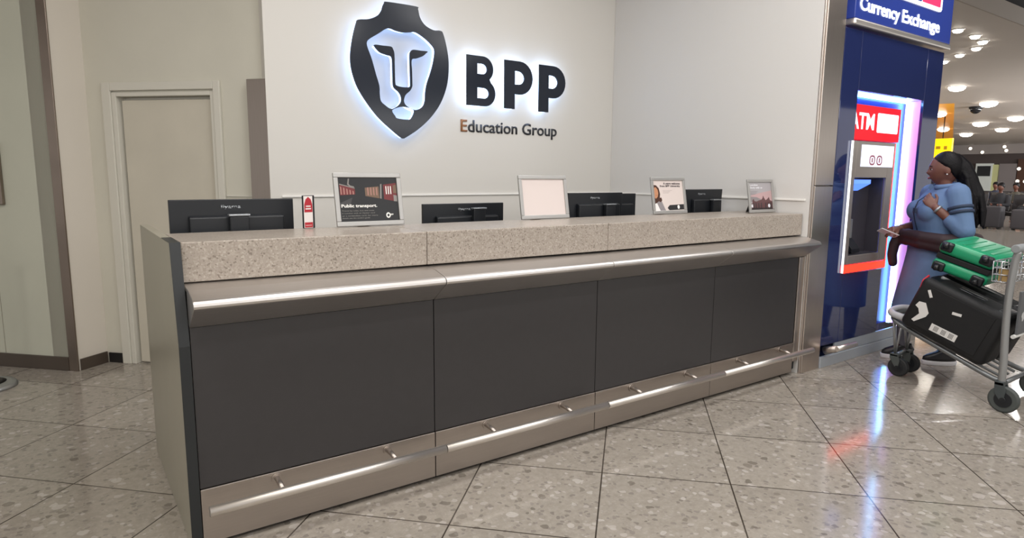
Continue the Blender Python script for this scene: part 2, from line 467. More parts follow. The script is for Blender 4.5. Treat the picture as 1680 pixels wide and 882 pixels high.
# dado seam strips
struct('trim_6', box(BM(), (0.905, 2.008, 1.262), (3.985, 2.0195, 1.276)), M_white, 0.002)
struct('trim_7', box(BM(), (3.988, 0.02, 1.262), (3.9995, 2.007, 1.276)), M_white, 0.002)
struct('trim_8', wbox(BM(), 1.075, 1.29, 0.001, 0.010, 1.262, 1.274), M_frame, 0.002)
# steel corner guard where the door wall meets the logo wall
bm = wbox(BM(), 1.30, 1.447, 0.03, 0.055, 0, 2.05)
struct('trim_9', bm, brushed('dull_steel_upright', '9c928b', .3, aniso=(30, 30, 1)), 0.003)
# steel clad column at the counter's right end
bm = BM(); box(bm, (4.02, -0.03, 0), (4.258, -0.012, 1.368)); box(bm, (4.02, -0.03, 1.372), (4.258, -0.012, H-.002)); box(bm, (4.001, -0.024, 0), (4.019, -0.012, H-.002))
struct('trim_10', bm, M_steel_v, 0.004)

# dark brown wall box at the far left of the glossy panel
t = thing('wall_box', 'dark brown box on the glossy cream panel at far left', 'wall box', (P1 + a*-0.55)[:])
bm = wbox(BM(), -0.95, -0.475, 0.001, 0.03, 1.19, 1.62, base=P1); obj('housing', bm, M_bronze, t, 0.006)
bm = wbox(BM(), -0.93, -0.495, 0.031, 0.034, 1.21, 1.60, base=P1); obj('cover', bm, M_brown, t, 0.001)

# ------------------------------------------------------------------ counter
labels = ['leftmost charcoal counter section beside the end panel', 'second charcoal counter section from the left, under the blank frame',
          'third charcoal counter section from the left, between two seams', 'rightmost charcoal counter section against the steel column']
prof = [(0.11, 1.0175), (-0.02, 1.0065), (-0.104, 0.9855), (-0.114, 0.981), (-0.1205, 0.973), (-0.123, 0.964), (-0.121, 0.956), (-0.115, 0.9505), (-0.004, 0.868), (0.019, 0.868), (0.019, 0.995), (0.11, 1.006)]
for i in range(4):
    x0, x1 = i*1.0 + 0.002, (i+1)*1.0 - 0.002
    t = thing('counter_section', labels[i], 'counter', (i+0.5, 0.02, 0), 'charcoal counter sections')
    xe = x1 if i < 3 else 3.93
    obj('front_panel', box(BM(), (x0, 0.0, 0.243), (xe, 0.02, 0.866)), M_char, t, 0.0015)
    bm = BM(); box(bm, (x0, 0.022, 0.03), (x1, 0.40, 0.866)); obj('carcass', bm, M_dark, t)
    obj('kick_plate', box(BM(), (x0, -0.006, 0.022), (xe, 0.014, 0.240)), M_steel_k, t, 0.002)
    obj('plinth', box(BM(), (x0, 0.03, 0.0), (xe, 0.06, 0.028)), M_blackr, t)
    bm = quadprism(BM(), prof, x0 - 0.0005, x1 + 0.0005 if i < 3 else 3.998)
    obj('bumper_ledge', bm, M_steel, t, 0.002)
    rx0, rx1 = (x0 + 0.012 if i == 0 else x0), (x1 if i < 3 else 4.02)
    rl = obj('foot_rail', tube(BM(), [(rx0, -0.105, 0.196), (rx1, -0.105, 0.196)], 0.019, 20), M_rail, t)
    for bx in (i + 0.28, i + 0.76):
        bm = BM(); tube(bm, [(bx, -0.006, 0.214), (bx, -0.05, 0.212), (bx, -0.09, 0.203)], [0.011, 0.011, 0.010], 10); tube(bm, [(bx, -0.0065, 0.214), (bx, -0.011, 0.214)], 0.021, 14)
        obj('bracket', bm, M_steel_k, rl)
    if i == 3:
        obj('end_trim', box(BM(), (3.934, -0.008, 0.10), (3.998, 0.016, 0.866)), M_steel_v, t, 0.003)
t = thing('stone_worktop', 'speckled beige stone ledge along the top of the counter', 'worktop', (2.0, 0.25, 1.02))
for x0, x1 in ((0.002, 0.998), (1.0, 2.098), (2.1, 3.992)):
    bm = quadprism(BM(), [(0.03, 1.020), (0.03, 1.171), (0.50, 1.171), (0.50, 1.131), (0.06, 1.131), (0.06, 1.020)], x0, x1 - 0.0005)
    for v in bm.verts:
        if v.co.y < .07 and v.co.x < 2.6: v.co.y += .062*(1 - max(0, v.co.x)/2.6)**2
    obj('slab', bm, M_stone, t, 0.004)
obj('apron_backing', box(BM(), (0.01, 0.13, 0.87), (3.99, 0.16, 1.13)), M_dark, t)
t = thing('end_panel', 'tall satin end panel closing the left end of the counter', 'counter panel', (-0.02, 0.5, 0))
obj('panel', quadprism(BM(), [(-.004, 0), (1.105, 0), (1.105, 1.171), (.070, 1.171), (.0, .80)], -0.036, -0.001), M_endp, t, 0.002)
obj('edge_band', quadprism(BM(), [(-.008, 0), (-.0045, 0), (-.0005, .80), (.0695, 1.174), (.066, 1.174), (-.004, .80)], -0.038, -0.001), M_dark, t)
bm = box(BM(), (-0.0365, 0.071, 1.1715), (-0.001, 0.30, 1.1735)); obj('top_edge_band', bm, M_dark, t)
t = thing('staff_desk', 'low dark staff desk hidden behind the stone ledge', 'desk', (2, 0.8, 0))
obj('desktop', box(BM(), (0.002, 0.52, 0.72), (3.985, 1.10, 0.75)), M_dark, t, 0.004)
for x in (0.05, 1.35, 2.65, 3.9): obj('support', box(BM(), (x, 0.56, 0), (x+0.03, 1.06, 0.719)), M_dark, t)

# ------------------------------------------------------------------ monitors
def monitor(x0, x1, y, ztop, neckx, label, logox=None, taper=0.0, capz=0.03, tilt=0.0):
    w = x1 - x0; h = 0.335; cx = (x0+x1)/2
    t = thing('monitor', label, 'monitor', (cx, y+0.02, 0.7505), 'black monitors behind the counter')
    zb = ztop - h
    bm = BM()
    quadprism(bm, [(x0+w*taper, zb), (x1-w*taper, zb), (x1, ztop), (x0, ztop)], y, y+0.022, 'y')
    hs = obj('housing', bm, M_plast, t, 0.003)
    obj('screen', box(BM(), (x0+w*taper+0.01, y+0.0225, zb+0.02), (x1-w*taper-0.01, y+0.0235, ztop-0.008)), M_plast2, t)
    bm = BM(); bx0, bx1 = cx - w*0.36, cx + w*0.40
    quadprism(bm, [(y-0.001, ztop-0.07), (y-0.03, ztop-0.078), (y-0.034, zb+0.05), (y-0.001, zb+0.04)], bx0, bx1)
    obj('rear_bulge', bm, M_plast, t, 0.006)
    bm = BM(); box(bm, (neckx-0.042, y-0.066, 0.765), (neckx+0.042, y-0.036, ztop-capz-0.018)); nk = obj('stand_neck', bm, M_plast, t, 0.006)
    obj('neck_cap', box(BM(), (neckx-0.046, y-0.072, ztop-capz-0.0175), (neckx+0.046, y-0.034, ztop-capz-0.008)), M_silver, nk, 0.003)
    obj('stand_base', box(BM(), (neckx-0.11, y-0.10, 0.752), (neckx+0.11, y+0.10, 0.765)), M_plast, t, 0.005)
    lx = logox if logox is not None else cx
    bm = BM(); addmesh(bm, text_mesh('iiyama', w=0.085, h=0.021, ext=0.0008, bold=0.02), front(lx-0.042, y-0.0002, ztop-0.047))
    obj('lettering', bm, M_silver, hs)
    return t
monitor(0.036, 0.572, 0.62, 1.307, 0.312, 'black monitor seen from behind at the left end of the counter', 0.29, capz=0.057)
monitor(1.363, 1.925, 0.80, 1.257, 1.71, 'low black monitor between the dark poster frame and the blank frame', 1.64, capz=0.016)
monitor(2.415, 2.91, 0.75, 1.313, 2.74, 'black monitor directly right of the blank silver frame', 2.65, 0.03, capz=0.066)
monitor(2.78, 3.28, 0.98, 1.297, 2.95, 'black monitor half hidden behind another, right of the blank frame', 2.90)
monitor(3.470, 3.894, 0.65, 1.333, 3.75, 'rightmost black monitor between the portrait poster and the skyline poster', 3.645, 0.04, capz=0.066)

# ------------------------------------------------------------------ counter-top frames
def tiltM(x, y, z, deg=10):
    return Matrix.Translation((x, y, z)) @ Matrix.Rotation(math.radians(-deg), 4, 'X') @ Matrix.Rotation(PI/2, 4, 'X')
def flat(bm, x0, y0, x1, y1, z, mi):
    vs = [bm.verts.new(p) for p in ((x0,y0,z),(x1,y0,z),(x1,y1,z),(x0,y1,z))]; bm.faces.new(vs).material_index = mi
def poly(bm, pts, z, mi):
    bm.faces.new([bm.verts.new((p[0], p[1], z)) for p in pts]).material_index = mi
def snapframe(x0, x1, y, h, label, draw, mats, bw=0.024):
    w = x1 - x0; z0 = 1.1725
    t = thing('poster_frame', label, 'poster frame', ((x0+x1)/2, y, z0), 'silver poster frames on the stone ledge')
    M = tiltM(x0, y, z0+0.002)
    bm = BM()
    for lo, hi in (((0,0,-0.006),(w,bw,0.008)), ((0,h-bw,-0.006),(w,h,0.008)), ((0,bw,-0.006),(bw,h-bw,0.008)), ((w-bw,bw,-0.006),(w,h-bw,0.008))): box(bm, lo, hi)
    bmesh.ops.transform(bm, matrix=M, verts=bm.verts); obj('frame', bm, M_snap, t, 0.003)
    bm = BM(); box(bm, (bw, bw, -0.004), (w-bw, h-bw, 0.0)); draw(bm, bw, bw, w-bw, h-bw)
    nv = bm.verts
    bmesh.ops.transform(bm, matrix=M, verts=bm.verts); me = bpy.data.meshes.new('poster'); bm.to_mesh(me); bm.free()
    obj('poster', me, mats, t)
    bm = BM(); quadprism(bm, [(y+0.045, z0+0.17), (y+0.051, z0+0.17), (y+0.115, z0), (y+0.109, z0)], (x0+x1)/2-0.035, (x0+x1)/2+0.035)
    obj('easel_leg', bm, M_plast, t)
    return t
def T(bm, s, x, y, w, h, z, mi, bold=0.0):
    addmesh(bm, text_mesh(s, w=w, h=h, ext=0, bold=bold), Matrix.Translation((x, y, z)), mi)

mk = lambda n, c, r=0.3: mat(n, c, r)
m1 = [mk('poster_black', '121418'), mk('poster_white', 'eceae6'), mk('poster_red', '6a2226'), mk('poster_grey', '85817d'), mk('poster_lightred', 'a3766c'), mk('poster_tan', '6e5745'), mk('poster_mid', '3a393b')]
def draw1(bm, x0, y0, x1, y1):
    w, h = x1-x0, y1-y0
    Q = lambda u, v: (x0+u*w, y0+v*h)
    def R(u0, v0, u1, v1, mi, z=0.0006): flat(bm, *Q(u0, v0), *Q(u1, v1), z, mi)
    # platform floor and the two trains running to the distance
    poly(bm, [Q(0.0, .42), Q(.22, .55), Q(.18, .38), Q(0, .34)], .0004, 6)
    poly(bm, [Q(.02, .60), Q(.27, .62), Q(.27, .74), Q(.02, .86)], .0004, 2)
    for u in (.03, .08, .13, .18, .23): poly(bm, [Q(u, .62), Q(u+.02, .62), Q(u+.02, .80-u*.5), Q(u, .82-u*.5)], .0006, 4)
    poly(bm, [Q(.02, .84), Q(.27, .75), Q(.27, .77), Q(.02, .865)], .0007, 3)
    poly(bm, [Q(.44, .58), Q(.68, .52), Q(.68, .80), Q(.44, .77)], .0004, 5)
    poly(bm, [Q(.76, .50), Q(.99, .44), Q(.99, .88), Q(.76, .84)], .0004, 2)
    for u in (.48, .53, .58, .63): poly(bm, [Q(u, .60), Q(u+.02, .59), Q(u+.02, .78), Q(u, .77)], .0006, 4)
    poly(bm, [Q(.69, .52), Q(.715, .51), Q(.735, .86), Q(.71, .85)], .0006, 3)
    for u in (.80, .84, .88): poly(bm, [Q(u, .62), Q(u+.016, .615), Q(u+.016, .81), Q(u, .80)], .0006, 1)
    poly(bm, [Q(.93, .45), Q(.99, .44), Q(.99, .58), Q(.93, .60)], .0007, 3)
    poly(bm, [Q(.93, .64), Q(.99, .64), Q(.99, .84), Q(.93, .82)], .0007, 5)
    poly(bm, [Q(.15, .84), Q(.19, .80), Q(.26, .78), Q(.26, .80), Q(.20, .82), Q(.175, .86), Q(.19, .98), Q(.17, .98)], .0008, 3)
    T(bm, 'Public transport.', *Q(.025, .30), .60*w, .095*h, .0008, 1, .025)
    for k, u in enumerate((.54, .55, .60, .46)):
        T(bm, ('Travel by tube, bus and train', 'in London with an Oyster card', 'or a contactless card, for more', 'details see the student guide')[k], *Q(.025, .225-k*.056), u*w, .036*h, .0008, 1 if k > 9 else 3)
    ring = [(Q(.81, .125)[0]+math.cos(t*PI/10)*.012, Q(.81, .125)[1]+math.sin(t*PI/10)*.014) for t in range(20)]
    poly(bm, ring, .0008, 1)
    poly(bm, [(p[0]*.5+Q(.81, .125)[0]*.5, p[1]*.5+Q(.81, .125)[1]*.5) for p in ring], .0010, 0)
    T(bm, 'BPP', *Q(.84, .118), .06*w, .04*h, .0008, 1, .02)
snapframe(0.725, 1.075, 0.45, 0.26, 'silver frame holding a dark public transport poster with trains', draw1, m1, 0.023)
m2 = [M_paper]
snapframe(1.812, 2.168, 0.45, 0.255, 'silver frame holding a blank pale pink sheet', lambda *k: None, m2, 0.022)
m3 = [mk('poster_pale', 'd9cdc8'), mk('poster_ink', '3b3438'), mk('poster_skin', 'c08a68'), mk('poster_hair', '4a2f26'), mk('poster_jacket', '8f898c'), mk('poster_ash', 'b5aaa7'), mk('poster_chip', '2b2a2c'), mk('poster_white3', 'efecea'), mk('poster_lip', 'a65a4c')]
def draw3(bm, x0, y0, x1, y1):
    w, h = x1-x0, y1-y0
    Q = lambda u, v: (x0+u*w, y0+v*h)
    T(bm, 'A warm welcome', *Q(.34, .865), .57*w, .075*h, .0008, 1, .03)
    T(bm, 'from BPP University', *Q(.22, .765), .69*w, .085*h, .0008, 1, .03)
    for k in range(3): flat(bm, *Q(.30, .66-k*.04), *Q(.62-k*.06, .67-k*.04), .0006, 5)
    poly(bm, [Q(0, .86), Q(.10, .84), Q(.18, .74), Q(.21, .55), Q(.17, .34), Q(.06, .24), Q(0, .26)], .0004, 3)
    poly(bm, [Q(.015, .76), Q(.08, .78), Q(.135, .70), Q(.15, .58), Q(.12, .46), Q(.06, .40), Q(.02, .44)], .0006, 2)
    poly(bm, [Q(.06, .50), Q(.10, .505), Q(.10, .52), Q(.06, .515)], .0008, 8)
    poly(bm, [Q(0, .28), Q(.06, .30), Q(.14, .40), Q(.22, .38), Q(.36, 0), Q(0, 0)], .0003, 4)
    poly(bm, [Q(0, .22), Q(.08, .26), Q(.18, .0), Q(0, 0)], .0005, 7)
    poly(bm, [Q(.16, .42), Q(.24, .44), Q(.26, .34), Q(.20, .28), Q(.15, .32)], .0008, 3)
    poly(bm, [Q(.42, .09), Q(.50, .18), Q(.99, .20), Q(.99, .02), Q(.48, .01)], .0007, 6)
    ring = [(Q(.80, .11)[0]+math.cos(t*PI/8)*.012, Q(.80, .11)[1]+math.sin(t*PI/8)*.014) for t in range(16)]
    poly(bm, ring, .0010, 7)
snapframe(2.905, 3.245, 0.45, 0.25, 'silver frame holding a welcome poster with a portrait of a woman', draw3, m3, 0.022)
m4 = [mk('poster_haze', 'aaa6aa'), mk('poster_pinkhaze', 'bfa0a2'), mk('poster_maroon', '5d3a3d'), mk('poster_deep', '33282b'), mk('poster_white4', 'e4e4ea'), mk('poster_mist', '8c8688')]
def draw4(bm, x0, y0, x1, y1):
    w, h = x1-x0, y1-y0
    Q = lambda u, v: (x0+u*w, y0+v*h)
    poly(bm, [Q(0, .30), Q(0, .52), Q(.5, .62), Q(1, .70), Q(1, .30)], .0002, 1)
    poly(bm, [Q(0, .30), Q(0, .48), Q(.3, .46), Q(.6, .34), Q(.6, .28)], .0004, 5)
    sk = [(0, .0), (0, .24), (.08, .22), (.1, .36), (.16, .40), (.18, .32), (.28, .30), (.38, .34), (.5, .36), (.56, .42), (.60, .52), (.64, .42), (.70, .34), (.80, .40), (.86, .46), (.9, .34), (1, .30), (1, 0)]
    poly(bm, [Q(*p) for p in sk], .0006, 2)
    for u in (.12, .22, .34, .46, .66, .78, .9): poly(bm, [Q(u, .04), Q(u+.05, .04), Q(u+.05, .26), Q(u, .24)], .0008, 3)
    flat(bm, *Q(.02, 0), *Q(.98, .07), .0008, 3)
    flat(bm, *Q(.02, .09), *Q(.10, .20), .0010, 4)
    T(bm, 'London', *Q(.03, .87), .36*w, .07*h, .0008, 4, .03)
    T(bm, 'Study with us', *Q(.03, .755), .56*w, .085*h, .0008, 4, .03)
    for k in range(3): flat(bm, *Q(.03, .66-k*.05), *Q(.36-k*.05, .675-k*.05), .0008, 5)
    ring = [(Q(.84, .14)[0]+math.cos(t*PI/8)*.014, Q(.84, .14)[1]+math.sin(t*PI/8)*.014) for t in range(16)]
    poly(bm, ring, .0012, 4)
snapframe(3.660, 3.965, 0.235, 0.24, 'rightmost silver frame holding a hazy maroon skyline poster', draw4, m4, 0.021)
# little red leaflet holder
t = thing('leaflet', 'small red and white leaflet upright behind the ledge beside the left monitor', 'leaflet', (0.61, 0.47, 1.1725))
ml = [mk('leaflet_white', 'e6dfdc'), mk('leaflet_red', 'b02a36'), mk('leaflet_pink', 'd8a0a0')]
Ml = Matrix.Translation((0.572, 0.46, 1.1725)) @ Matrix.Rotation(math.radians(18), 4, 'Z') @ Matrix.Rotation(PI/2, 4, 'X')
bm = BM(); box(bm, (0.002, 0.002, -0.002), (0.050, 0.15, 0.0))
poly(bm, [(0.004, .075), (0.048, .075), (0.048, .11), (0.040, .135), (0.026, .146), (0.012, .135), (0.004, .11)], .0006, 1)
flat(bm, .004, .004, .048, .028, .0006, 1); flat(bm, .010, .088, .040, .094, .0012, 0); flat(bm, .012, .100, .038, .106, .0012, 0); flat(bm, .008, .012, .042, .016, .0012, 2)
bmesh.ops.transform(bm, matrix=Ml, verts=bm.verts); me = bpy.data.meshes.new('sheet'); bm.to_mesh(me); bm.free(); obj('sheet', me, ml, t)
bm = BM(); box(bm, (0, 0, -0.012), (0.058, 0.153, -0.003)); box(bm, (0.051, 0, -0.0029), (0.058, 0.153, 0.003)); bmesh.ops.transform(bm, matrix=Ml, verts=bm.verts); obj('holder', bm, M_plast, t, 0.001)

# ------------------------------------------------------------------ logo wall sign
SH = [(1.658, 2.641), (1.683, 2.651), (1.908, 2.653), (1.925, 2.635), (1.941, 2.578), (1.982, 2.53), (2.051, 2.504), (2.108, 2.507), (2.134, 2.49), (2.165, 2.39), (2.181, 2.281), (2.174, 2.156), (2.147, 2.054), (2.095, 1.95), (2.015, 1.852), (1.915, 1.766), (1.81, 1.7), (1.79, 1.693), (1.77, 1.698), (1.697, 1.75), (1.594, 1.834), (1.507, 1.934), (1.441, 2.033), (1.407, 2.122), (1.393, 2.2), (1.396, 2.279), (1.415, 2.382), (1.442, 2.475), (1.46, 2.498), (1.535, 2.512), (1.598, 2.542), (1.631, 2.58), (1.644, 2.616)]
FA = [(1.699, 2.47), (1.744, 2.46), (1.804, 2.455), (1.858, 2.463), (1.905, 2.469), (1.98, 2.435), (2.043, 2.388), (2.061, 2.351), (2.049, 2.273), (2.024, 2.191), (1.993, 2.109), (1.979, 2.041), (1.974, 1.979), (1.953, 1.935), (1.903, 1.908), (1.862, 1.913), (1.821, 1.932), (1.801, 1.957), (1.802, 1.985), (1.816, 2.014), (1.851, 2.045), (1.868, 2.075), (1.870, 2.099), (1.869, 2.189), (1.868, 2.268), (1.909, 2.283), (1.958, 2.304), (1.986, 2.327), (2.0, 2.343), (1.944, 2.343), (1.883, 2.343), (1.862, 2.329), (1.852, 2.301), (1.853, 2.187), (1.854, 2.104), (1.848, 2.073), (1.797, 2.066), (1.742, 2.073), (1.732, 2.095), (1.730, 2.187), (1.729, 2.293), (1.719, 2.327), (1.703, 2.344), (1.645, 2.344), (1.574, 2.342), (1.593, 2.312), (1.624, 2.291), (1.669, 2.281), (1.708, 2.267), (1.712, 2.174), (1.714, 2.079), (1.726, 2.051), (1.756, 2.029), (1.775, 2.001), (1.779, 1.971), (1.768, 1.946), (1.74, 1.921), (1.694, 1.903), (1.648, 1.926), (1.616, 1.954), (1.608, 2.0), (1.606, 2.059), (1.582, 2.138), (1.553, 2.239), (1.523, 2.316), (1.518, 2.35), (1.538, 2.377), (1.608, 2.423), (1.66, 2.459)]
CH = [(1.703, 1.891), (1.74, 1.912), (1.787, 1.924), (1.842, 1.919), (1.883, 1.902), (1.861, 1.849), (1.833, 1.833), (1.745, 1.837), (1.726, 1.854)]
def closed_smooth(L, k=4):
    n = len(L); out = []
    for i in range(n):
        p0, p1, p2, p3 = [Vector(L[(i+j-1) % n] + (0,)) for j in range(4)]
        for j in range(k):
            t_ = j/k
            v = 0.5*((2*p1)+(p2-p0)*t_+(2*p0-5*p1+4*p2-p3)*t_*t_+(3*p1-p0-3*p2+p3)*t_**3); out.append((v.x, v.y))
    return out
SHs, FAs, CHs = closed_smooth(SH), closed_smooth(FA), closed_smooth(CH)
def shrink(L, d):
    n = len(L); out = []
    A = sum(L[i][0]*L[(i+1) % n][1]-L[(i+1) % n][0]*L[i][1] for i in range(n))
    s = 1 if A > 0 else -1
    for i in range(n):
        x0, y0 = L[i-1]; x1, y1 = L[(i+1) % n]; tx, ty = x1-x0, y1-y0; l = math.hypot(tx, ty) or 1
        out.append((L[i][0]-ty/l*d*s, L[i][1]+tx/l*d*s))
    return out
t = thing('lion_shield_sign', 'large backlit dark shield emblem with a white lion face', 'sign', (1.79, 1.99, 2.17))
me = curve_mesh([SHs, FAs, CHs], 0.006); me.transform(front(0, 1.942, 0)); obj('shield_face', me, M_logo, t)
me = curve_mesh([shrink(SHs, 0.006), shrink(FAs, -0.006), shrink(CHs, -0.005)], 0.021); me.transform(front(0, 1.9695, 0)); obj('glowing_edge', me, M_halo, t)
me = curve_mesh([shrink(SHs, 0.03)], 0.004); me.transform(front(0, 2.013, 0)); obj('white_backing', me, M_backing, t)

def arc(cx, cy, rx, ry, a0, a1, k=14): return [(cx+rx*math.cos(math.radians(a0+(a1-a0)*i/k)), cy+ry*math.sin(math.radians(a0+(a1-a0)*i/k))) for i in range(k+1)]
def letterP(x, z, w, h):
    st = 0.105; rb = h*0.345; cy = h-rb
    outer = [(0, 0), (st, 0), (st, h-2*rb+0.0)] + [(w-rb, h-2*rb)] + arc(w-rb, cy, rb, rb, -90, 90) + [(0, h)]
    ri = rb*0.40
    inner = [(st, cy-ri), (w-rb-0.02, cy-ri)] + arc(w-rb-0.02, cy, ri*1.25, ri, -90, 90) + [(st, cy+ri)]
    return [[(x+p, z+q) for p, q in outer], [(x+p, z+q) for p, q in inner]]
def letterB(x, z, w, h):
    st = 0.10; r1 = h*0.255; r2_ = h*0.262; c1 = h-r1; c2 = r2_
    outer = [(0, 0)] + [(w-r2_, 0)] + arc(w-r2_, c2, r2_, r2_, -90, 55) + arc(w-0.022-r1, c1, r1, r1, -50, 90) + [(0, h)]
    i1 = r1*0.40; i2 = r2_*0.40
    in1 = [(st, c1-i1), (w-0.03-r1, c1-i1)] + arc(w-0.03-r1, c1, i1*1.2, i1, -90, 90) + [(st, c1+i1)]
    in2 = [(st, c2-i2), (w-r2_-0.01, c2-i2)] + arc(w-r2_-0.01, c2, i2*1.2, i2, -90, 90) + [(st, c2+i2)]
    return [[(x+p, z+q) for p, q in L] for L in (outer, in1, in2)]
for nm, loops, cx in (('raised backlit dark letter B right of the shield', letterB(2.342, 1.975, 0.272, 0.387), 2.48),
                      ('raised backlit dark letter P next to the B, middle of the three', letterP(2.703, 1.972, 0.288, 0.388), 2.85),
                      ('raised backlit dark letter P at the right end of the three', letterP(3.059, 1.967, 0.29, 0.391), 3.2)):
    t = thing('sign_letter', nm, 'sign letter', (cx, 1.99, 1.97), 'big raised letters of the logo')
    me = curve_mesh(loops, 0.006); me.transform(front(0, 1.942, 0)); obj('letter_face', me, M_logo, t)
    me = curve_mesh([shrink(loops[0], 0.005)] + [shrink(L, -0.004) for L in loops[1:]], 0.021); me.transform(front(0, 1.9695, 0)); obj('glowing_edge', me, M_halo2, t)
t = thing('small_wall_lettering', 'small dark Education Group lettering under the big letters', 'lettering', (2.83, 2.0, 1.74))
bm = text_mesh('Education Group', w=0.99, h=0.128, ext=0.005, bold=0.012)
bm.verts.ensure_lookup_table()
cut = min(v.co.x for v in bm.verts) + 0.062
eb = bm.copy()
bmesh.ops.delete(bm, geom=[f for f in bm.faces if f.calc_center_median().x < cut], context='FACES')
bmesh.ops.delete(eb, geom=[f for f in eb.faces if f.calc_center_median().x >= cut], context='FACES')
gp = bm.copy(); mid = 0.603
bmesh.ops.delete(bm, geom=[f for f in bm.faces if f.calc_center_median().x > mid], context='FACES')
bmesh.ops.delete(gp, geom=[f for f in gp.faces if f.calc_center_median().x <= mid], context='FACES')
for b_, nm, mm in ((bm, 'lettering', M_letter), (gp, 'lettering', M_letter), (eb, 'capital_letter', M_copper)):
    for v in [v for v in b_.verts if not v.link_faces]: b_.verts.remove(v)
    bmesh.ops.transform(b_, matrix=front(2.333, 2.018, 1.742), verts=b_.verts)
    o = obj(nm, b_, mm, t)
    if nm == 'capital_letter': o['label'] = 'copper coloured first letter E'

# ------------------------------------------------------------------ blue kiosk with the cash machine
M_kick2 = mat('satin_kick_plate', 'b9c0c8', 0.4, 0.35)
t = thing('currency_kiosk', 'glossy navy blue kiosk wall right of the steel column', 'kiosk', (5.05, 0.3, 0))
Yf, Yb = -0.03, 0.13
obj('left_panel', box(BM(), (4.262, Yf, 0.17), (4.498, Yf+0.02, 2.478)), M_navy, t, 0.002)
obj('right_panel', box(BM(), (5.562, Yf, 0.17), (5.85, Yf+0.02, 2.478)), M_navy, t, 0.002)
obj('top_panel', box(BM(), (4.502, Yf, 2.065), (5.558, Yf+0.02, 2.478)), M_navy, t, 0.002)
obj('lower_panel', box(BM(), (4.502, Yf, 0.17), (5.10, Yf+0.02, 0.70)), M_navy, t, 0.002)
obj('recess_back', box(BM(), (4.40, 0.11, 0.17), (5.58, 0.13, 2.10)), M_bluew, t)
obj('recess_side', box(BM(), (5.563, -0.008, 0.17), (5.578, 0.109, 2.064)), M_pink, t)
obj('recess_soffit', box(BM(), (4.50, -0.008, 2.066), (5.562, 0.109, 2.08)), M_lilac, t)
obj('led_strip', box(BM(), (5.535, 0.068, 0.172), (5.561, 0.092, 2.06)), M_led, t)
obj('led_strip', box(BM(), (4.50, 0.072, 2.046), (5.534, 0.09, 2.064)), M_led, t)
obj('kick_plate', box(BM(), (4.47, Yf+0.002, 0.085), (5.55, Yf+0.018, 0.168)), M_kick2, t, 0.003)
obj('kick_plate', box(BM(), (5.552, Yf-0.0, 0.0), (5.85, Yf+0.018, 0.168)), M_steel, t, 0.003)
obj('plinth', box(BM(), (4.262, Yf-0.008, 0.0), (5.55, Yf+0.018, 0.082)), M_kick2, t, 0.003)
obj('carcass', box(BM(), (4.262, 0.14, 0), (5.85, 1.0, 3.2)), M_navy, t)
fr_ = obj('foot_rail', tube(BM(), [(4.30, -0.13, 0.165), (4.58, -0.13, 0.165)], 0.02, 16), M_rail, t)
bm = BM(); tube(bm, [(4.31, -0.038, 0.13), (4.31, -0.08, 0.15), (4.31, -0.13, 0.165)], [0.03, 0.026, 0.024], 12); obj('bracket', bm, M_steel_k, fr_)

t = thing('currency_exchange_sign', 'navy sign reading Currency Exchange above the blue kiosk', 'sign', (5.1, -0.05, 2.5))
obj('panel', box(BM(), (4.318, -0.055, 2.545), (5.872, 0.13, 3.15)), M_navys, t, 0.004)
obj('lower_rail', box(BM(), (4.312, -0.066, 2.497), (5.878, 0.13, 2.543)), M_rail, t, 0.012)
M_wl = mat('white_lit_lettering', 'ffffff', .3, emit='eef4ff', es=1.5)
for wd_, x_, w_, h_ in (('Currency', 4.375, .585, .122), ('Exchange', 5.005, .64, .122)):
    bm = BM(); addmesh(bm, text_mesh(wd_, w=w_, h=h_, ext=0.004, bold=0.015), front(x_, -0.0565, 2.575)); obj('lettering', bm, M_wl, t)
def rrect(x0, z0, x1, z1, r, k=5):
    return arc(x1-r, z0+r, r, r, -90, 0, k)+arc(x1-r, z1-r, r, r, 0, 90, k)+arc(x0+r, z1-r, r, r, 90, 180, k)+arc(x0+r, z0+r, r, r, 180, 270, k)
me = curve_mesh([rrect(4.55, 2.765, 5.64, 3.05, 0.03)], 0.004); me.transform(front(0, -0.061, 0)); bd = obj('badge', me, M_wlit, t)
me = curve_mesh([rrect(4.58, 2.792, 5.27, 3.02, 0.01)], 0.002); me.transform(front(0, -0.0675, 0)); obj('blue_field', me, M_navys, bd)
me = curve_mesh([rrect(5.285, 2.795, 5.60, 3.02, 0.01)], 0.002); me.transform(front(0, -0.0675, 0)); obj('red_field', me, mat('badge_red', 'e8305a', .3, emit='e8305a', es=.8), bd)

t = thing('cash_machine', 'cash machine with red glowing top panel set in the blue kiosk', 'cash machine', (4.8, -0.03, 0.7))
tp = obj('top_panel', box(BM(), (4.43, 0.05, 1.72), (5.366, 0.105, 1.985)), M_red, t, 0.003)
bm = BM(); addmesh(bm, text_mesh('ATM', w=0.36, h=0.125, ext=0.002, bold=0.02), front(4.575, 0.0495, 1.80)); obj('lettering', bm, M_wlit, tp)
me = curve_mesh([rrect(4.985, 1.785, 5.325, 1.935, 0.012)], 0.001); me.transform(front(0, 0.0485, 0)); obj('logo_panel', me, M_wlit, tp)
M_pale = mat('pale_teal_print', 'cfe4e4', .4, emit='cfe6e8', es=.8)
bm = BM()
for lx in (5.085, 5.175): addmesh(bm, curve_mesh([rrect(lx, 1.815, lx+0.06, 1.90, 0.025), rrect(lx+.014, 1.829, lx+.046, 1.886, 0.014)], 0.0006), front(0, 0.0468, 0))
obj('logo', bm, M_pale, tp)
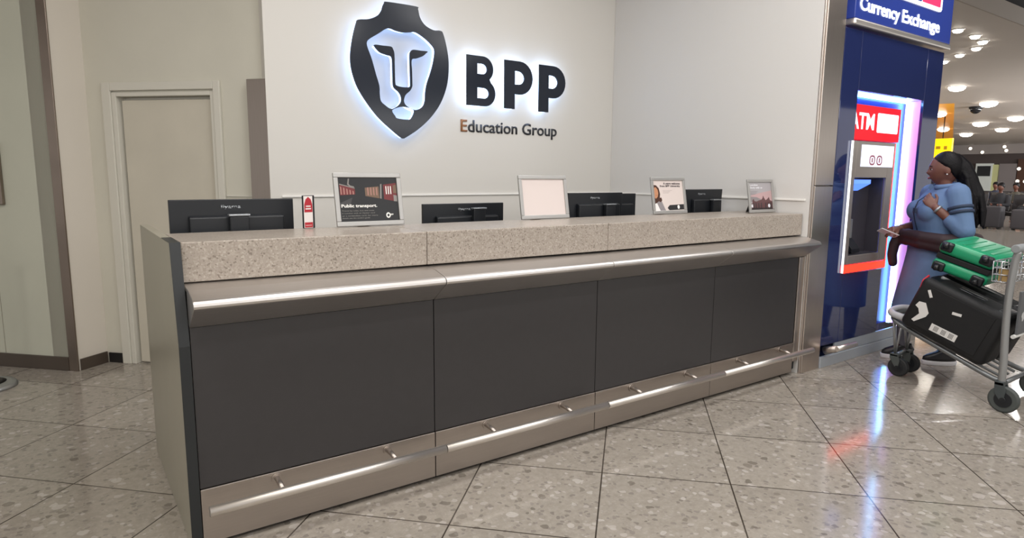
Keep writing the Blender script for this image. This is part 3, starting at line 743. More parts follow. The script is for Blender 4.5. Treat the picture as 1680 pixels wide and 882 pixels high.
# fascia as a ring of members round the opening
bm = BM(); y0, y1 = -0.05, -0.032
box(bm, (4.462, y0, 0.775), (4.512, y1, 1.70)); box(bm, (5.0, y0, 0.775), (5.10, y1, 1.70))
box(bm, (4.512, y0, 1.43), (5.0, y1, 1.70)); box(bm, (4.512, y0, 0.775), (5.0, y1, 0.84))
obj('fascia', bm, M_atm, t, 0.003)
bm = BM(); box(bm, (4.506, 0.07, 0.80), (5.09, 0.085, 1.69)); box(bm, (4.985, -0.031, 0.842), (4.999, 0.069, 1.43)); box(bm, (4.513, -0.031, 0.842), (4.518, 0.069, 1.43)); box(bm, (4.518, -0.031, 0.826), (4.985, 0.069, 0.841)); box(bm, (4.518, -0.031, 1.431), (4.985, 0.069, 1.44))
obj('recess_lining', bm, M_atmd, t)
sc_ = obj('display', box(BM(), (4.578, -0.054, 1.512), (5.075, -0.0505, 1.675)), mat('pale_display', 'e0e4f4', .25, emit='d8def2', es=.75), t, 0.001)
bm = BM()
for lx in (4.70, 4.81): addmesh(bm, curve_mesh([rrect(lx, 1.525, lx+0.085, 1.60, 0.03), rrect(lx+.012, 1.537, lx+.073, 1.588, 0.02)], 0.0005), front(0, -0.0547, 0)); box(bm, (lx+.034, -0.0555, 1.545), (lx+.050, -0.0545, 1.58))
obj('icons', bm, mat('maroon_print', 'a05868', .4), sc_)
bm = BM(); quadprism(bm, [(-0.03, 1.385), (0.065, 1.33), (0.065, 1.415), (-0.03, 1.415)], 4.53, 4.80); obj('screen', bm, M_blues, t)
obj('card_slot', box(BM(), (4.67, 0.045, 0.96), (4.73, 0.069, 1.11)), M_silver, t, 0.004)
bm = BM(); quadprism(bm, [(0.069, 0.96), (0.0, 0.88), (0.0, 0.85), (0.069, 0.85)], 4.66, 4.78); obj('keypad', bm, M_plast, t, 0.003)
bm = BM(); box(bm, (4.462, -0.054, 0.712), (5.10, -0.032, 0.768)); box(bm, (5.1015, -0.05, 0.712), (5.108, -0.034, 1.70)); box(bm, (4.455, -0.05, 0.712), (4.4605, -0.034, 1.70), mi=1)
me = bpy.data.meshes.new('glow_edge'); bm.to_mesh(me); bm.free(); obj('glow_edge', me, [M_redglow, M_wlit], t)


# ------------------------------------------------------------------ woman at the cash machine
F = Vector((-0.733, 0.673, 0)).normalized(); Lf = Vector((-F.y, F.x, 0)); O = Vector((5.105, -0.350, 0))
def B(f, l, z):
    f += .055*min(1, max(0, (z-.75)/.35))
    return O + (F*f + Lf*l + Vector((0, 0, z)))*.99
BR = Matrix((F, Lf, Vector((0, 0, 1)))).transposed().to_4x4()
M_skin = mat('dark_brown_skin', '6b4438', 0.45)
M_hair = mat('black_hair', '0b090d', 0.5, spec=0.2, bump=0.3, bscale=120)
M_denim = mat('light_blue_denim', '5c769c', 0.75, var=0.06, vscale=9, bump=0.08, bscale=250)
M_denimd = mat('dark_blue_trim', '25324a', 0.7)
M_legg = mat('grey_leggings', '5f5f68', 0.8)
M_shoe = mat('black_shoe', '17161a', 0.4)
M_sole = mat('white_sole', 'dedce0', 0.5)
M_jack = mat('dark_brown_jacket', '2c1b20', 0.7, bump=0.15, bscale=40)
w = thing('person', 'woman in a light blue denim dress with long black hair at the cash machine', 'person', O[:])
bm = BM()
# trunk and limbs, tapered and merged into one skin
loft(bm, [(B(-.06, 0, .86), F*.10, Lf*.14), (B(-.07, 0, .98), F*.105, Lf*.135), (B(-.09, 0, 1.12), F*.10, Lf*.14), (B(-.115, 0, 1.26), F*.095, Lf*.16), (B(-.135, 0, 1.345), F*.07, Lf*.15), (B(-.14, 0, 1.375), F*.05, Lf*.08)])
capsule(bm, B(-.145, 0, 1.34), B(-.125, 0, 1.44), .052, .048)
RS, RE, RW = B(-.13, -.185, 1.325), B(-.10, -.235, 1.075), B(.10, -.125, 1.050)
LS, LE, LW = B(-.14, .185, 1.325), B(-.16, .265, 1.065), B(-.005, .165, 1.225)
for s_, e_, w_ in ((RS, RE, RW), (LS, LE, LW)):
    capsule(bm, s_, e_, .056, .044); capsule(bm, e_, w_, .044, .029)
RH, RK, RA = B(-.02, -.085, .87), B(.075, -.08, .47), B(.075, -.075, .085)
LH, LK, LA = B(-.05, .085, .87), B(-.07, .085, .47), B(-.165, .08, .085)
for h_, k_, a_, dr in ((RH, RK, RA, 1), (LH, LK, LA, 1)):
    capsule(bm, h_, k_, .088, .060); capsule(bm, k_, a_, .060, .038); capsule(bm, a_ - Vector((0, 0, .03)), a_ + F*.12 - Vector((0, 0, .045)), .036, .026)
# head
def headfn(p, q):
    x, y, z = p
    if z < 0:
        q.y *= 1 - .38*(-z)**1.3; q.x *= 1 - .10*(-z)**2
        if x > 0: q.x += .010*(-z)
    g = lambda a, b, s1, s2: math.exp(-((a/s1)**2 + (b/s2)**2))
    if x > 0:
        q.x += .026*g(y, z+.14, .17, .15) + .013*g(y, z+.50, .30, .09) - .006*g(y, z+.40, .3, .04) + .009*g(y, z+.85, .35, .16) + .005*g(y, z-.20, .6, .12)
        q.x -= .010*(g(y-.36, z-.05, .16, .11) + g(y+.36, z-.05, .16, .11))
    return q
hc = B(-.120, 0, 1.515)
HM = Matrix.Rotation(math.radians(-21), 4, 'Z') @ BR @ Matrix.Rotation(math.radians(5), 4, 'Y')
ellipsoid(bm, hc, (.098, .077, .122), HM, 4, headfn)
for sgn in (-1, 1): ellipsoid(bm, hc + (HM @ Vector((-.012, sgn*.075, -.012))), (.022, .010, .032), HM, 2)
# hands: palm, four bent fingers, thumb from the palm's side
def hand(bm, wr, d, nrm, side, curl=0.5, s=1.0):
    """wr wrist, d direction of the palm, nrm back of the hand, side towards the thumb"""
    d, nrm = d.normalized(), nrm.normalized(); sd = side.normalized()
    loft(bm, [(wr, sd*.026*s, nrm*.019*s), (wr+d*.035*s, sd*.037*s, nrm*.017*s), (wr+d*.080*s, sd*.041*s, nrm*.014*s), (wr+d*.090*s, sd*.036*s, nrm*.010*s)], 16)
    for k, (o_, ln) in enumerate(((.030, .070), (.010, .078), (-.010, .072), (-.029, .056))):
        p = wr + d*.082*s + sd*o_*s; dd = d + sd*(o_*2.0)
        ang = 0.0
        for j, fr_ in enumerate((.45, .32, .23)):
            ang += curl*(0.6 if j == 0 else 0.9)
            v = (dd.normalized()*math.cos(ang) - nrm*math.sin(ang))
            q = p + v*ln*fr_*s; capsule(bm, p, q, (.0092-.0008*j)*s, (.0086-.0008*j)*s, 8); p = q
    p = wr + d*.025*s + sd*.028*s
    q = p + (d*.6 + sd*.7 - nrm*.25).normalized()*.042*s; capsule(bm, p, q, .013*s, .0105*s, 8)
    r_ = q + (d*.9 + sd*.15 - nrm*.35).normalized()*.032*s; capsule(bm, q, r_, .0105*s, .0085*s, 8)
U = Vector((0, 0, 1))
hand(bm, RW, (RW-RE).normalized()*.9 + F*.4 - U*.08, (U*.8 + Lf*.5), Lf*.6 - U*.4 + F*.1, .55)
hand(bm, LW, (LW-LE).normalized()*.5 + U*.55 + F*.25 - Lf*.45, (F*.6 + Lf*.5 + U*.1), (U*.5 - F*.4 + Lf*.0), .75)
obj('body', fuse(bm, .0052, 4, .5), M_skin, w)
# face details
for sgn in (-1, 1):
    bm = BM(); ellipsoid(bm, hc + (HM @ Vector((.077, sgn*.029, .004))), (.010, .012, .007), HM, 2); e_ = obj('eye', bm, M_white, w)
    bm = BM(); ellipsoid(bm, hc + (HM @ Vector((.088, sgn*.030, .005))), (.004, .006, .006), HM, 2); obj('iris', bm, M_hair, e_)
    bm = BM(); tube(bm, [hc + (HM @ Vector((.094, sgn*.012, .026))), hc + (HM @ Vector((.093, sgn*.028, .031))), hc + (HM @ Vector((.083, sgn*.046, .027)))], [.003, .004, .002], 6); obj('eyebrow', bm, M_hair, w)
    bm = BM(); ellipsoid(bm, hc + (HM @ Vector((-.008, sgn*.088, -.040))), (.005, .004, .005), HM, 2); obj('earring', bm, M_white, w)
bm = BM(); ellipsoid(bm, hc + (HM @ Vector((.100, 0, -.060))), (.012, .024, .009), HM, 2); obj('lips', bm, mat('lip', '6e3a3c', .4), w)
# hair: smooth crown, thick tail down the back
bm = BM()
def hairfn(p, q):
    ln = .72*p.x - .02 if p.x > -.1 else -.09 + (p.x+.1)*1.9
    d_ = ln - p.z
    if d_ > 0: q *= 1 - .20*min(1, d_/.16)
    return q
ellipsoid(bm, hc + (HM @ Vector((-.014, 0, .018))), (.104, .087, .116), HM, 4, hairfn)
path = [B(-.19, 0, 1.575), B(-.235, .02, 1.52), B(-.275, .04, 1.43), B(-.305, .06, 1.32), B(-.315, .07, 1.21), B(-.31, .075, 1.10)]
rr = [.06, .066, .066, .064, .052, .024]
for i in range(5): capsule(bm, path[i], path[i+1], rr[i], rr[i+1])
for k in range(34):
    a_, c_ = random.uniform(-.07, .07), random.uniform(-.055, .045); p = [q + Lf*a_*(.6+.2*i) + F*c_*(.6+.2*i) for i, q in enumerate(path[1:])]
    for i in range(4): capsule(bm, p[i], p[i+1]+Vector((0, 0, random.uniform(-.03, .02))), .020, .018 if i < 3 else .008, 8)
obj('hair', fuse(bm, .0055, 2, .4), M_hair, w)
# dress with rolled sleeves
bm = BM()
loft(bm, [(B(.055, 0, .36), F*.155, Lf*.185), (B(.045, 0, .45), F*.155, Lf*.185), (B(.02, 0, .60), F*.15, Lf*.19), (B(-.025, 0, .78), F*.155, Lf*.205), (B(-.055, 0, .88), F*.155, Lf*.205), (B(-.08, 0, .97), F*.137, Lf*.19), (B(-.09, 0, 1.05), F*.132, Lf*.185), (B(-.085, 0, 1.15), F*.15, Lf*.19), (B(-.085, 0, 1.22), F*.150, Lf*.20), (B(-.115, 0, 1.30), F*.115, Lf*.20), (B(-.135, 0, 1.355), F*.088, Lf*.165), (B(-.14, 0, 1.39), F*.066, Lf*.09)], 32)
for sgn in (-1, 1): ellipsoid(bm, B(.0, sgn*.085, 1.195), (.078, .088, .085), BR, 3)
capsule(bm, RS, RE, .076, .062); capsule(bm, LS + Vector((0, 0, .005)), LE, .080, .070)
capsule(bm, LE, LE + (LW-LE)*.42, .072, .056); capsule(bm, RE, RE + (RW-RE)*.3, .064, .052)
dr = obj('dress', fuse(bm, .008, 6, .5), M_denim, w)
bm = BM()
for k in range(2):
    c0 = LS.lerp(LE, .34+.13*k); dv = (LE-LS).normalized(); u_ = dv.orthogonal().normalized(); v_ = dv.cross(u_)
    loft(bm, [(c0, u_*.0835, v_*.0835), (c0 + dv*.022, u_*.0825, v_*.0825)], 24)
o = obj('sleeve_band', bm, M_denimd, dr)
bm = BM(); c0 = B(-.135, 0, 1.375)
pts = [c0 + F*(.085*math.cos(t_)) + Lf*(.098*math.sin(t_)) + Vector((0, 0, .012*math.cos(t_)*-1 + .012)) for t_ in [2*PI*k/20 + .35 for k in range(19)]]
tube(bm, pts, .020, 8); obj('collar', bm, M_denim, dr)
bm = BM(); tube(bm, [B(-.03, .02, 1.335), B(.052, .015, 1.27), B(.078, .01, 1.19), B(.062, .01, 1.12), B(.045, .01, 1.04)], .004, 6)
obj('placket', bm, M_denimd, dr)
bm = BM(); box(bm, (-.005, -.02, -.018), (.006, .02, .018), Matrix.Translation(B(.088, .055, 1.20)) @ BR); obj('buckle', bm, M_denimd, dr, .002)
# leggings and shoes
bm = BM()
for h_, k_, a_ in ((RH, RK, RA), (LH, LK, LA)):
    capsule(bm, h_.lerp(k_, .6), k_, .076, .068); capsule(bm, k_, a_ + Vector((0, 0, .035)), .068, .046)
obj('leggings', fuse(bm, .007, 4, .5), M_legg, w)
for nm, a_ in (('right', RA), ('left', LA)):
    g0 = Vector((a_.x, a_.y, 0))
    bm = BM(); loft(bm, [(g0 + F*.035 + U*.024, F*.122, Lf*.048), (g0 + F*.035 + U*.058, F*.118, Lf*.047), (g0 + F*.02 + U*.075, F*.11, Lf*.044), (g0 - F*.005 + U*.10, F*.066, Lf*.043), (g0 - F*.01 + U*.125, F*.052, Lf*.042)], 24)
    sh = obj('shoe', bm, M_shoe, w, smooth=True)
    bm = BM(); loft(bm, [(g0 + F*.036, F*.125, Lf*.050), (g0 + F*.036 + U*.034, F*.128, Lf*.052)], 24); obj('sole', bm, M_sole, sh, .004)
bm = BM(); dv = (LW-LE).normalized(); u_ = dv.orthogonal().normalized(); v_ = dv.cross(u_); c0 = LE.lerp(LW, .90)
loft(bm, [(c0, u_*.036, v_*.036), (c0 + dv*.016, u_*.035, v_*.035)], 20); obj('watch', bm, M_silver, w)
# phone in the right hand
pd = ((RW-RE).normalized()*.9 + F*.4 - U*.08).normalized(); pc = RW + pd*.125 - U*.020 + Lf*.005
t = thing('phone', 'white edged phone held in the woman\'s outstretched hand', 'phone', pc[:])
PM = Matrix.Translation(pc) @ BR @ Matrix.Rotation(math.radians(-22), 4, 'Y') @ Matrix.Rotation(math.radians(25), 4, 'X')
bm = box(BM(), (-.072, -.035, -.004), (.072, .035, .003), PM); obj('case', bm, M_sole, t, .003)
bm = box(BM(), (-.069, -.032, .0032), (.069, .032, .0042), PM); obj('screen', bm, M_plast2, t)
# brown jacket bundled over the forearm and round the waist
bm = BM()
pth = [B(-.33, .10, .99), B(-.26, .20, .985), (B(-.14, .25, .98)), B(-.02, .24, .985), B(.07, .13, 1.0), B(.105, .0, 1.01), B(.11, -.10, 1.005)]
rj = [.045, .055, .056, .052, .046, .044, .042]
for i in range(len(pth)-1):
    capsule(bm, pth[i], pth[i+1], rj[i], rj[i+1]); capsule(bm, pth[i] - U*.05, pth[i+1] - U*.045, rj[i]*.85, rj[i+1]*.85)
tl = [B(.125, -.11, 1.0), B(.165, -.12, .92), B(.185, -.125, .84), B(.185, -.125, .77)]
for i in range(3): capsule(bm, tl[i], tl[i+1], .040-.002*i, .039-.003*i)
t = thing('jacket', 'dark brown jacket bundled round the woman\'s waist and forearm', 'jacket', B(0, .1, .95)[:])
obj('cloth', fuse(bm, .009, 3, .4), M_jack, t)

# ------------------------------------------------------------------ luggage cart
M_cart = mat('grey_cart_metal', 'a3a5a6', 0.35, 0.7)
M_wire = mat('chromed_wire', 'c4c6c8', 0.25, 0.9)
M_tyre = mat('grey_tyre', '4c5150', 0.6)
M_tyred = mat('dark_tyre', '26282a', 0.6)
t = thing('luggage_cart', 'grey airport luggage cart loaded with suitcases by the woman', 'luggage cart', (4.6, -0.8, 0))
XL, XR = 4.33, 4.87
for x in (XL, XR):
    pts = smoothpath([(x, -1.150, .150), (x, -1.148, .30), (x, -1.137, .52), (x, -1.134, .74), (x, -1.143, .92), (x, -1.155, 1.0)], 5)
    obj('side_post', tube(BM(), pts, .021, 16), M_cart, t)
hb = BM(); tube(hb, [(XL-.035, -1.150, 1.015), (XR+.035, -1.150, 1.015)], .026, 18); obj('handle', hb, mat('grey_handle_grip', '8a8e90', .5), t, .006)
def wheel(name, x, y, r, wd, parent, tyre, fork=True):
    bm = BM(); tube(bm, [(x-wd/2, y, r), (x-wd/2+.004, y, r), (x+wd/2-.004, y, r), (x+wd/2, y, r)], [r*.86, r, r, r*.86], 28); wl = obj('wheel', bm, tyre, parent)
    bm = BM(); tube(bm, [(x-wd/2-.004, y, r), (x+wd/2+.004, y, r)], r*.58, 24); tube(bm, [(x-wd/2-.014, y, r), (x+wd/2+.014, y, r)], r*.2, 12); obj('hub', bm, M_plast, wl)
    return wl
for x in (XL, XR):
    wheel('wheel', x, -1.172, .082, .034, t, M_tyre)
    bm = BM()
    for dx in (-.026, .026): quadprism(bm, [(-1.178, .075), (-1.16, .072), (-1.125, .12), (-1.122, .19), (-1.172, .19), (-1.185, .14)], x+dx-.004, x+dx+.004)
    box(bm, (x-.030, -1.172, .17), (x+.030, -1.122, .195)); obj('fork', bm, mat('dark_grey_fork', '4e5456', .45, .4), t, .003)
for x in (4.565, 4.745):
    wheel('wheel', x, -.455, .068, .034, t, M_tyred)
    bm = BM()
    for dx in (-.024, .024): quadprism(bm, [(-.462, .065), (-.44, .065), (-.40, .13), (-.40, .16), (-.455, .16), (-.47, .12)], x+dx-.004, x+dx+.004)
    box(bm, (x-.028, -.46, .145), (x+.028, -.40, .165)); obj('fork', bm, M_tyre, t, .003)
bm = BM()
tube(bm, smoothpath([(4.40, -1.135, .172), (4.40, -1.06, .189), (4.41, -.84, .273), (4.43, -.53, .392), (4.46, -.44, .435), (4.56, -.40, .455), (4.68, -.40, .455), (4.76, -.44, .435), (4.79, -.53, .392), (4.80, -.84, .273), (4.81, -1.06, .189), (4.81, -1.135, .172)], 5), .016, 12)
for x in (4.50, 4.61, 4.71): tube(bm, [(x, -1.10, .175), (x, -.84, .270), (x, -.42, .432)], .009, 8)
tube(bm, [(XL, -1.148, .172), (XR, -1.148, .172)], .014, 10)
obj('bed_frame', bm, mat('dull_cart_tube', '7d8082', .4, .6), t)
bm = BM(); tube(bm, smoothpath([(4.43, -.52, .46), (4.45, -.43, .475), (4.56, -.385, .48), (4.69, -.385, .48), (4.77, -.43, .475)], 5), .024, 12); obj('bumper', bm, mat('light_grey_bumper', 'b4b4b8', .45), t)
bm = BM()
for x in (4.565, 4.745):
    tube(bm, [(x, -.425, .16), (x + (.06 if x > 4.6 else -.06), -.42, .42)], .009, 8); tube(bm, [(x, -.425, .16), (4.655, -.42, .43)], .009, 8)
tube(bm, [(4.565, -.425, .155), (4.745, -.425, .155)], .010, 8); obj('caster_bracket', bm, M_cart, t)
# basket
bm = BM(); bx0, bx1, by0, by1, bz0, bz1 = 4.352, 4.85, -1.118, -1.030, .800, .925
for z in (bz0, bz0+.045, bz1-.04, bz1): tube(bm, [(bx0, by0, z), (bx0, by1, z), (bx1, by1, z), (bx1, by0, z), (bx0, by0, z)], .0042, 6)
for k in range(9):
    x = bx0 + (bx1-bx0)*k/8; tube(bm, [(x, by0, bz1), (x, by0, bz0), (x, by1, bz0), (x, by1, bz1)], .0034, 6)
for y in (-1.075,): tube(bm, [(bx0, y, bz1), (bx0, y, bz0), (bx1, y, bz0), (bx1, y, bz1)], .0034, 6)
obj('wire_basket', bm, M_wire, t)
ad = obj('advert_panel', box(BM(), (4.355, -1.192, .49), (4.845, -1.177, .755)), mat('grey_advert', '5b5d60', .4), t, .003)
M_pp = mat('pale_print', 'c2c4c4', .5)
for k in range(7):
    cx, cz = 4.41 + k*.062, .60 + .09*((k*37) % 10)/10
    bm = BM(); bm.faces.new([bm.verts.new((cx + random.uniform(.014, .032)*math.cos(q*PI/5), -1.1927, cz + random.uniform(.014, .036)*math.sin(q*PI/5))) for q in range(10)])
    obj('print', bm, M_pp, ad)
bm = BM(); tube(bm, [(XL, -1.178, .478), (XR, -1.178, .478)], .012, 10); obj('crossbar', bm, mat('white_crossbar', 'cfcfcc', .4), t)
bm = BM(); box(bm, (4.358, -1.112, .806), (4.41, -1.060, .88)); o = obj('paper_card', bm, mat('tan_card', 'a88a58', .6), t)

# ------------------------------------------------------------------ suitcases
def case_box(bm, lx, ly, lz, M, r=.03, mi=0):
    n0 = len(bm.verts); c = bmesh.ops.create_cube(bm, size=1, matrix=Matrix.Diagonal((lx, ly, lz, 1)))
    vs = c['verts']; es = list({e for v in vs for e in v.link_edges})
    res = bmesh.ops.bevel(bm, geom=es, offset=r, segments=4, affect='EDGES', profile=0.5)
    nv = [v for v in bm.verts if v.index == -1 or True][n0:]
    bmesh.ops.transform(bm, matrix=M, verts=nv)
M_green = mat('green_shell', '1f9468', 0.32, bump=0.03, bscale=40)
M_blk = mat('black_fabric_case', '0c0d11', 0.6, bump=0.15, bscale=350)
M_blk2 = mat('black_case_corner', '191b21', 0.3)
# green cabin case lying flat, wheels towards the camera
TG = Matrix.Translation((4.725, -.818, .882)) @ Matrix.Rotation(math.radians(17), 4, 'X') @ Matrix.Rotation(math.radians(2), 4, 'Z')
t = thing('suitcase', 'bright green hard shell suitcase lying flat on top of the load', 'suitcase', (4.725, -.823, .77))
bm = BM(); case_box(bm, .56, .335, .088, TG @ Matrix.Translation((0, 0, .060)), .032); obj('upper_shell', bm, M_green, t, smooth=True)
bm = BM(); case_box(bm, .56, .335, .078, TG @ Matrix.Translation((0, 0, -.060)), .030); obj('lower_shell', bm, M_green, t, smooth=True)
bm = BM(); box(bm, (-.272, -.160, -.0205), (.272, .160, .0155), TG); obj('zip_band', bm, M_blk, t, .004)
for sy in (-1, 1):
    for sz in (-1, 1):
        bm = BM(); case_box(bm, .05, .075, .062, TG @ Matrix.Translation((-.272, sy*.118, sz*.070)), .014); wl = obj('wheel_housing', bm, M_blk2, t, smooth=True)
        bm = BM(); c_ = TG @ Vector((-.300, sy*.118, sz*.078)); tube(bm, [c_ - Vector((0, .014, 0)), c_ + Vector((0, .014, 0))], .021, 16); obj('wheel', bm, M_plast2, wl)
bm = BM()
for k in range(5): box(bm, (-.21, -.118+k*.055, .1035), (.20, -.098+k*.055, .1075), TG)
obj('rib', bm, M_green, t, .002)
# two big black cases standing on the sloping bed
for idx, (xc, lab) in enumerate(((4.475, 'large black suitcase with white tags on the near side of the luggage cart'), (4.716, 'large black suitcase on the far side of the luggage cart, behind the tagged one'))):
    TB = Matrix.Translation((xc, -.835, .510)) @ Matrix.Rotation(math.radians(21), 4, 'X')
    t = thing('suitcase', lab, 'suitcase', (xc, -.83, .30))
    bm = BM(); case_box(bm, .234, .55, .372, TB, .04); bd = obj('body', bm, M_blk, t, smooth=True)
    bm = BM()
    for sx in (-.045, .045):
        pass
    box(bm, (-.1225, -.205, -.140), (-.1185, .205, .140), TB); obj('front_pocket', bm, M_blk, t, .001)
    for sy in (-1, 1):
        bm = BM(); case_box(bm, .19, .085, .05, TB @ Matrix.Translation((0, sy*.215, .163)), .02); obj('corner_guard', bm, M_blk2, t, smooth=True)
        bm = BM(); case_box(bm, .19, .06, .04, TB @ Matrix.Translation((0, sy*.215, -.172)), .015); obj('foot', bm, M_blk2, t, smooth=True)
    bm = BM(); case_box(bm, .05, .17, .022, TB @ Matrix.Translation((0, 0, .180)), .010); obj('carry_handle', bm, M_blk2, t, smooth=True)
    if idx == 0:
        tgm = mat('white_bag_tag', 'dcdad8', .5); prn = mat('tag_print', '8b8886', .5)
        def tagp(y, z, w_, h_, ang, nm, lab_, bars=0):
            MM = TB @ Matrix.Translation((-.1242, y, z)) @ Matrix.Rotation(math.radians(ang), 4, 'X')
            bm = BM(); box(bm, (-.0015, -w_/2, -h_/2), (0, w_/2, h_/2), MM); o_ = obj(nm, bm, tgm, t); o_['label'] = lab_
            if bars:
                bm = BM()
                for k in range(3):
                    for j in range(4): box(bm, (-.0022, -w_*.38+k*w_*.29+j*w_*.045, -h_*.34), (-.0016, -w_*.38+k*w_*.29+j*w_*.045+w_*.03, h_*.34), MM)
                obj('print', bm, prn, o_)
        tagp(.005, -.095, .165, .050, -2, 'bag_tag', 'long white barcode tag', 1)
        tagp(-.01, .055, .055, .018, -12, 'maker_plate', 'small white plate')
        tagp(.185, .098, .018, .052, -40, 'strap_tag', 'small slanted white tag')
        MM = TB @ Matrix.Translation((-.1242, .175, -.045))
        bm = BM(); quadprism(bm, [(.045, .065), (.005, .075), (-.04, .02), (-.035, -.01), (.015, -.075), (.035, -.07), (.01, -.01), (.03, .02), (.055, .03)], -.0015, 0); bmesh.ops.transform(bm, matrix=MM, verts=bm.verts)
        o_ = obj('airline_tag', bm, tgm, t); o_['label'] = 'folded white paper tag'
        bm = BM(); tube(bm, [TB @ Vector((-.1, .262, .10)), TB @ Vector((-.08, .276, .15)), TB @ Vector((-.05, .268, .185))], .007, 8); o_ = obj('ribbon', bm, mat('red_ribbon', 'c02838', .6), t); o_['label'] = 'red ribbon'

# ------------------------------------------------------------------ queue post base at the left edge
t = thing('barrier_post', 'round grey metal base of a barrier post at the far left edge', 'barrier post', (-.862, 2.83, 0))
bm = BM(); cx, cy = -.862, 2.83
R_ = .185
tube(bm, [(cx, cy, 0), (cx, cy, .012), (cx, cy, .028), (cx, cy, .034)], [R_, R_, R_-.012, R_-.04], 48); obj('base', bm, M_cart, t)
bm = BM(); tube(bm, [(cx, cy, .035), (cx, cy, .05)], [.125, .09], 32); obj('base_collar', bm, M_blackr, t)
bm = BM(); tube(bm, [(cx, cy, .05), (cx, cy, .96)], .022, 20); obj('pole', bm, M_steel_v, t)
bm = BM(); tube(bm, [(cx, cy, .961), (cx, cy, 1.03)], .034, 20); obj('head', bm, M_plast, t, .004)

# ------------------------------------------------------------------ the hall beyond
ring_ = [(10.12, 1.55), (10.75, 1.565), (11.28, 1.65), (11.78, 1.91), (12.21, 2.30), (12.69, 2.72)]
rl_ = ['topmost of six small lights in an arc', 'second from the top of six small lights in an arc', 'third from the top of six small lights, the one furthest right', 'fourth from the top of six small lights in an arc', 'fifth from the top of six small lights in an arc', 'lowest of six small lights in an arc']
def lamp(x, y, d, label, group, z=H):
    t = thing('downlight', 'round glowing ceiling light, ' + label, 'ceiling light', (x, y, z), group)
    bm = BM(); n = 28
    A = [[bm.verts.new((x + r*math.cos(2*PI*k/n), y + r*math.sin(2*PI*k/n), zz)) for k in range(n)] for r, zz in ((d*.5, z-.012), (d*.5+.02, z-.012), (d*.5+.024, z-.002), (d*.5, z-.002))]
    for i in range(4):
        P_, Q_ = A[i], A[(i+1) % 4]
        for k in range(n): bm.faces.new((P_[k], P_[(k+1) % n], Q_[(k+1) % n], Q_[k]))
    obj('trim_ring', bm, M_lampr, t)
    bm = BM(); tube(bm, [(x, y, z-.013), (x, y, z-.02-d*.08), (x, y, z-.02-d*.19), (x, y, z-.02-d*.25)], [d*.495, d*.48, d*.36, d*.12], 28); obj('lens', bm, M_lamp, t)
for (x, y), l in zip(ring_, rl_): lamp(x, y, .125, l, 'small lights in an arc')
for x, y, d, l in ((16.48, 3.93, .34, 'the large one above the orange ceiling glow'), (20.56, 4.69, .42, 'the large one right of the dark dome camera'), (22.88, 6.80, .38, 'highest one over the orange glow beside the kiosk'),
                   (27.70, 7.34, .50, 'big one below and right of the dome camera'), (26.09, 5.77, .46, 'the one at the right picture edge level with the orange glow'), (29.97, 9.45, .42, 'the one just above the yellow sign'),
                   (33.91, 10.05, .50, 'first right of the yellow sign top'), (31.66, 7.95, .46, 'lower right one in line with the yellow sign top')):
    lamp(x, y, d, l, 'large round hall lights')
for x, y, l in ((21.6, 2.2, 'beyond the right picture edge'), (15.0, .99+.6, 'beyond the right picture edge')): pass
t = thing('dome_camera', 'small dark dome camera on the hall ceiling', 'camera', (21.51, 5.32, H))
bm = BM(); tube(bm, [(21.51, 5.32, H-.004), (21.51, 5.32, H-.06)], .17, 24); obj('mount', bm, M_plast, t)
bm = BM(); ellipsoid(bm, (21.51, 5.32, H-.07), (.14, .14, .13), None, 3); obj('dome', bm, M_plast2, t)
# orange glow on the hall ceiling, put in as a faintly emissive sheet
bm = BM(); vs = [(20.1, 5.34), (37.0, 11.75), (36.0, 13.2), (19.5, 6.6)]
quadprism(bm, vs, H-.0045, H-.0015, 'z'); o = obj('ceiling_glow_sheet', bm, M_orange); tag(o, 'orange glow on the hall ceiling beside the kiosk edge', 'ceiling glow')
# yellow direction sign hung from the ceiling
t = thing('direction_sign', 'yellow lit direction sign hanging behind the woman\'s head', 'sign', (24, 7.5, 2.2))
obj('sign_box', box(BM(), (24, 6.79, 2.14), (24.12, 8.3, 2.77)), M_yellow, t, .01)
bm = BM()
for y in (7.1, 7.9): tube(bm, [(24.06, y, 2.772), (24.06, y, H-.005)], .018, 8)
obj('hanger', bm, M_plast, t)
bm = BM(); box(bm, (23.992, 6.92, 2.40), (23.998, 7.02, 2.52)); box(bm, (23.992, 7.45, 2.42), (23.998, 7.75, 2.46)); box(bm, (23.992, 7.12, 2.42), (23.998, 7.26, 2.52)); obj('symbol', bm, mat('dark_symbol', 'c09a00', .5), t)
# far wall
M_far = mat('dark_far_wall', '544a48', .6); M_farl = mat('pale_far_panel', '8f8786', .6); M_farw = mat('white_far_panel', 'd8dcd6', .5, emit='d8dcd6', es=.12); M_fary = mat('yellow_green_strip', 'c6c690', .5, emit='c6c690', es=.12); M_farb = mat('brown_far_wall', '5a3d30', .5)
struct('wall_far', box(BM(), (45.3, -9, 0), (45.6, 30, H-.002)), M_far)
struct('trim_11', box(BM(), (45.0, -9, 2.93), (45.29, 30, H-.01)), mat('far_bulkhead', 'a49c98', .35))
o = obj('display_board', box(BM(), (45.1, 12.60, .02), (45.29, 13.46, 2.37)), M_farw); o2 = obj('screen', box(BM(), (45.07, 12.68, 1.62), (45.098, 13.36, 2.22)), M_plast2, None)
o2.parent = o; tag(o, 'white board with a black screen on the far hall wall', 'display board')
o = obj('wall_panel_strip', box(BM(), (45.15, 12.32, .02), (45.29, 12.59, 2.3)), M_fary); tag(o, 'pale yellow green strip beside the white display board', 'wall panel')
o = obj('pale_wall_panel', box(BM(), (45.15, 11.42, .02), (45.29, 12.28, 2.35)), M_farl); tag(o, 'pale grey panel on the far wall right of the yellow strip', 'wall panel')
